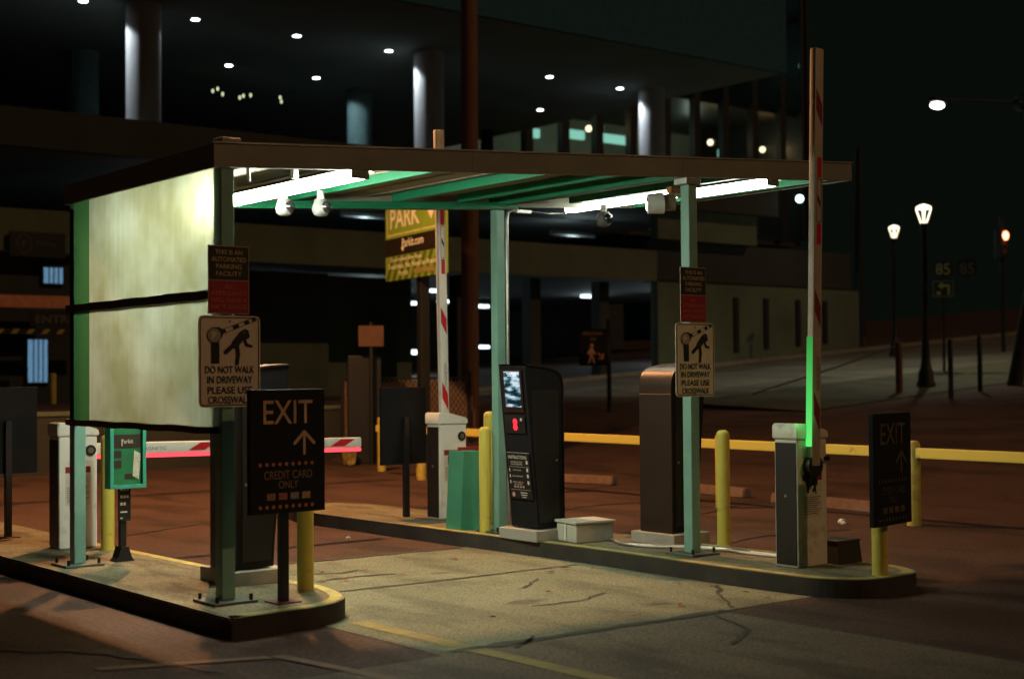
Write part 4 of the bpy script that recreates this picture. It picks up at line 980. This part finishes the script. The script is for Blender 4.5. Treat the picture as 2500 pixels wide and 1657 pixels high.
# little tree lights
t = thing('string_lights', 'tiny pale string lights hanging in the dark plaza right of the left column', 'lights', (25.3, 47.3, 11.95))
wire = MB().tube([(-2.2, 0, .5), (-.8, 0, .3), (.8, 0, .2), (2.2, 0, .5)], .01, 6).build('wire', dark, t)
for x, z in ((-1.35, .12), (-1.15, .22), (-.95, .05), (-.25, .0), (-.1, .08), (.2, .14), (1.45, .2), (1.5, .05)):
    MB().ball((x, 0, z), .045, .8, .8, 1.6, 8, 6).build('bulb', EM('pale_bulb', (.85, .95, .55), 1.3), t)

# ================================================================== GLASS BUILDING
gl = thing('glass_building', 'dim glass walled building behind the plaza with lit strips and globes inside', 'building', (50, 52, 9))
def pane_mat():
    mt = bpy.data.materials.new('window_glass'); mt.use_nodes = True; nt = mt.node_tree; nt.nodes.clear(); N = nt.nodes.new
    a = N('ShaderNodeBsdfTransparent'); a.inputs[0].default_value = (.75, .82, .78, 1); g = N('ShaderNodeBsdfGlossy'); g.inputs['Roughness'].default_value = .04; g.inputs[0].default_value = (.5, .5, .5, 1)
    ms = N('ShaderNodeMixShader'); ms.inputs[0].default_value = .10; o = N('ShaderNodeOutputMaterial')
    nt.links.new(a.outputs[0], ms.inputs[1]); nt.links.new(g.outputs[0], ms.inputs[2]); nt.links.new(ms.outputs[0], o.inputs[0]); return mt
glass = pane_mat()
def bb(name, x0, x1, y0, y1, z0, z1, mat, parent=None): return MB().box(x0 - 50, x1 - 50, y0 - 52, y1 - 52, z0 - 9, z1 - 9).build(name, mat, parent or gl)
mx_ = [40.2, 42.6, 44.9, 47.1, 49.4, 51.8, 54.0, 56.2, 58.5, 60.8, 62.6]
for x in mx_: bb('mullion', x - .22, x + .22, 51.7, 52.1, 9, 40, dark)
for a, b in zip(mx_, mx_[1:]): bb('window_pane', a + .23, b - .23, 51.85, 51.87, 9, 40, glass)
bb('floor_slab', 40, 62.6, 52.12, 60, 15.9, 16.2, dark); bb('floor_slab', 40, 62.6, 52.12, 60, 21.3, 21.6, dark); bb('floor_slab', 40, 62.6, 52.12, 60, 26.8, 27.1, dark); bb('floor_slab', 40, 62.6, 52.12, 60, 32.4, 32.7, dark)
bb('back_wall', 40, 62.6, 60, 60.3, 9, 40, M('interior_wall', (.30, .31, .25), .8, 0, .25, .4)); bb('ground_slab', 40, 62.6, 52.12, 60, 8.6, 8.9, wall_d)
bb('side_wall', 62.62, 63, 51.7, 60.3, 9, 40, dark)
for x0, x1, z in ((41.4, 42.6, 13.65), (45.2, 45.5, 13.4), (47.4, 48.5, 13.6), (49.6, 51.8, 13.62), (58.6, 58.9, 13.6)):
    bb('lit_strip', x0, x1, 54.4, 54.6, z, z + .44, teal_m)
for x, z in ((48.6, 14.15), (57.6, 14.3), (61.9, 14.3)):
    o = MB().ball((x - 50, 2.2, z - 9), .16).build('globe_lamp', warm_m, gl, True); lamp(o, 'POINT', (x - 50, 1.7, z - 9), 45, (1, .55, .22), .2)
for x in (44, 51, 58): lamp(gl, 'POINT', (x - 50, 4, 5.6), 75, (.85, 1, .85), .3)
for x, z in ((46, 11.2), (57, 11.2), (50, 16.6), (59, 16.6), (58, 22)): lamp(gl, 'POINT', (x - 50, 4, z), 60, (.6, 1, .85), .3)
# far tower with a few lit windows
tw = thing('office_tower', 'black far tower with a few tiny lit windows at upper right', 'building', (100, 75, 0))
MB().box(-26, 45, 0, 20, 0, 70).build('wall', M('tower_glass', (.024, .062, .08), .8, spec=0), tw)
import itertools
for x, z, s in ((84.1, 22.3, .16), (84.2, 23.8, .10), (87.7, 19.3, .16), (88.6, 18.8, .16), (92.4, 18.4, .16), (127.5, 27.5, .35), (138, 29.6, .14), (92.4, 22.0, .1)):
    MB().box(x - s - 100, x + s - 100, -.12, -.02, z - s * .7, z + s * .7).build('lit_window', EM('far_window', (.6, .9, .95), 2.2), tw)

# ================================================================== STREET FURNITURE ON THE HILL
def lantern_post(loc, h, label, pw, sc_=1.):
    t = thing('street_lamp', label, 'street lamp', loc, 0, 'lantern street lamps up the hill')
    MB().lathe([(.25, 0), (.25, .12), (.21, .22), (.20, .42), (.15, .55), (.115, .75), (.10, 1.1), (.075, 1.9), (.06, h - .15), (.09, h - .12), (.10, h)], n=20).build('post', dark, t, True)
    g = MB()
    for a in range(4):
        t0 = a * math.pi / 2 + .5; g.tube([(math.cos(t0) * .07, math.sin(t0) * .07, h + .02), (math.cos(t0) * .13, math.sin(t0) * .13, h + .2), (math.cos(t0) * .21, math.sin(t0) * .19, h + .40)], .017, 8)
    g.build('lantern', lant_m, t, True)
    MB().lathe([(.10, h + .38), (.19, h + .40), (.20, h + .45), (.10, h + .50), (.03, h + .52)], n=18).build('lamp_shade', lant_m, t, True)
    lamp(t, 'POINT', (0, 0, h + .2), pw, (1, .93, .75), .15); return t
lantern_post((32.5, 22.82, 1.155), 4.42, 'lit street lamp with a flared foot, nearer and larger of the two lanterns', 26)
lantern_post((47.55, 34.79, 2.21), 4.72, 'smaller lit lantern street lamp farther up the hill', 70)
t = thing('street_light', 'tall street light with a white oval head at upper right', 'street light', (42.2, 24.3, 1.8))
MB().cyl((0, 0, 0), (0, 0, 8.1), .09, .06, 14).build('post', dark, t, True); MB().tube([(0, 0, 8.0), (-1.2, .8, 8.35), (-3.3, 2.1, 8.4)], .04, 8).build('arm', dark, t, True)
hd_ = MB().box(-4.0, -3.3, 2.0, 2.3, 8.28, 8.42, .04).build('lamp_head', dark, t); MB().ball((-3.65, 2.2, 8.2), .27, 1, .7, .42).build('lens', EM('street_white', (1, .96, .95), 9), hd_, True)
lamp(t, 'SPOT', (-3.65, 2.2, 7.9), 1250, (1.0, .97, .72), .2, 130, .6, (0, .15, -1))
t = thing('globe_light', 'single teal white point of light behind the raised right arm', 'light', (46.9, 39.05, 8.9)); MB().ball((0, 0, 0), .16).build('globe', EM('teal_white', (.6, 1, .95), 5), t, True); MB().cyl((0, 0, .15), (0, .6, .3), .03).build('bracket', dark, t)
t = thing('traffic_light', 'glowing red traffic light at the far right', 'traffic light', (49.1, 30.95, 2.3))
MB().cyl((0, 0, 0), (0, 0, 5.2), .08, n=14).build('post', dark, t, True); MB().box(-.2, .2, -.15, .2, 3.6, 4.75, .03).build('housing', dark, t)
MB().ball((0, -.17, 4.5), .17, 1, .45, 1).build('lens', sigr_m, t, True)
MB().ball((0, -.15, 4.15), .13, 1, .3, 1).build('lens', black, t, True); MB().ball((0, -.15, 3.8), .13, 1, .3, 1).build('lens', black, t, True)
lamp(t, 'POINT', (-.1, -.5, 4.5), 10, (1, .25, .1), .1)
t = thing('route_sign', 'pair of dark 85 route signs with a left turn arrow plate below, on one post', 'road sign', (37.05, 25.3, 1.47), R(-52))
MB().cyl((-.05, .05, 0), (-.05, .05, 3.5), .04, n=10).build('post', dark, t, True); MB().box(-.34, .98, .0, .03, 3.2, 3.25).build('crossbar', dark, t)
for i, (x, cc) in enumerate(((-.05, (.42, .45, .18)), (.64, (.15, .14, .08)))):
    s = MB().prism([(x - .29, 3.05), (x, 2.92), (x + .29, 3.05), (x + .31, 3.3), (x + .26, 3.5), (x - .26, 3.5), (x - .31, 3.3)], XZ, -.02, -.005).build('panel', M('route_dark', (.012, .013, .012), .5), t)
    q = MB(); q.text('85', x, 3.22, .40, .33, -.024, bold=0); q.build('lettering', M('route_ink_%d' % i, cc, .5), s)
s = MB().box(-.36, .26, -.02, -.005, 2.38, 2.86).build('panel', MATS['route_dark'], t)
q = MB()
for b in ((-.34, .24, 2.84, 2.852), (-.34, .24, 2.39, 2.402), (-.34, -.328, 2.402, 2.84), (.228, .24, 2.402, 2.84)): q.rect(*b, -.0225)
q.stroke((.11, 2.47), (.11, 2.72), .07, -.0225); q.stroke((.11, 2.72), (-.08, 2.72), .07, -.0228); q.poly([(-.22, 2.72), (-.06, 2.60), (-.06, 2.83)], -.0231); q.rect(-.24, -.12, 2.44, 2.55, -.0225); q.build('arrow', MATS['route_ink_0'], s)
def post_thing(loc, h, r, mat, label):
    o = MB().lathe([(r, 0), (r, h - .03), (r * .7, h)], n=14).build('sidewalk_post', mat, None, True); o.location = loc; return tag(o, label, 'post', 'posts along the hill sidewalk')
post_thing((30.77, 22.42, 1.05), 1.33, .09, M('rust_post', (.16, .06, .04), .7), 'rust coloured post left of the nearer lantern lamp foot')
post_thing((29.5, 20.02, .96), 1.42, .06, dark, 'thin dark post just right of the nearer lantern lamp foot')
post_thing((31.55, 20.56, 1.1), 1.4, .06, dark, 'thin dark post between the lamp and the dark tree at the right edge')
o = MB().tube([(30.77, 22.42, 2.3), (28.9, 22.9, 1.75), (26.5, 23.6, 1.1)], .022, 6).build('guy_wire', dark, None, True); tag(o, 'thin wire sloping from the rust coloured post down to the ground', 'wire')
def tree(loc, h, lab, cr, cz, n, trunk=.2, off=(0, 0)):
    t = thing('street_tree', lab, 'tree', loc)
    q = MB(); q.cyl((0, 0, -.3), (off[0] * .3, off[1] * .3, h * .6), trunk, trunk * .6, 12)
    for k_ in range(6):
        a = k_ * 1.05; q.cyl((off[0] * .25, off[1] * .25, h * (.35 + .05 * k_)), (off[0] + math.cos(a) * cr * .7, off[1] + math.sin(a) * cr * .7, cz + rnd.uniform(-.5, 1.2)), trunk * .35, .02, 7)
    q.build('trunk', bark, t, True)
    cs = [((off[0] + rnd.uniform(-1, 1) * cr, off[1] + rnd.uniform(-1, 1) * cr, cz + rnd.uniform(-.6, 1) * cr), (rnd.uniform(.5, 1.0) * cr * .55, 1, 1, .7)) for _ in range(15)]
    q = MB(); leaves(q, cs, n, .13); q.build('crown', leaf_m, t)
tree((33.54, 20.89, 1.2), 7, 'dark tree at the right edge with its crown above the frame middle', 1.7, 6.8, 2600, .21, (2.3, -1.6))
t = thing('dark_pole', 'dark tapered pole beyond the street right of the raised green lit arm', 'pole', (55.5, 42.6, 2.75))
MB().cyl((0, 0, -.3), (0, 0, 9.5), .27, .16, 16).build('pole', dark, t, True); MB().cyl((0, 0, -.1), (0, 0, .5), .4, .3, 16).build('base', dark, t, True)

# ================================================================== SODIUM STREET LAMPS (heads above or beside the frame)
def sodium(loc, rz, h, reach, label, pw):
    t = thing('sodium_lamp', label, 'street lamp', loc, rz, 'sodium street lamps round the lot')
    MB().cyl((0, 0, 0), (0, 0, h), .11, .07, 16).build('post', galv, t, True)
    MB().tube([(0, 0, h - .05), (reach * .5, 0, h + .25), (reach, 0, h + .3)], .035, 8).build('arm', galv, t, True)
    hd = MB().box(reach - .15, reach + .55, -.16, .16, h + .22, h + .38, .05).build('lamp_head', galv, t)
    MB().ball((reach + .2, 0, h + .2), .17, 1.5, .8, .5).build('lens', sod_m, hd, True)
    lamp(t, 'SPOT', (reach + .2, 0, h + .05), pw, SODIUM, .14, 152, .15, (0, 0, -1))
    return t
sodium((4.9, 16.4, 0), R(-5), 7.2, 3.3, 'sodium street lamp standing left of the frame, its arm over the back lot', 3800)
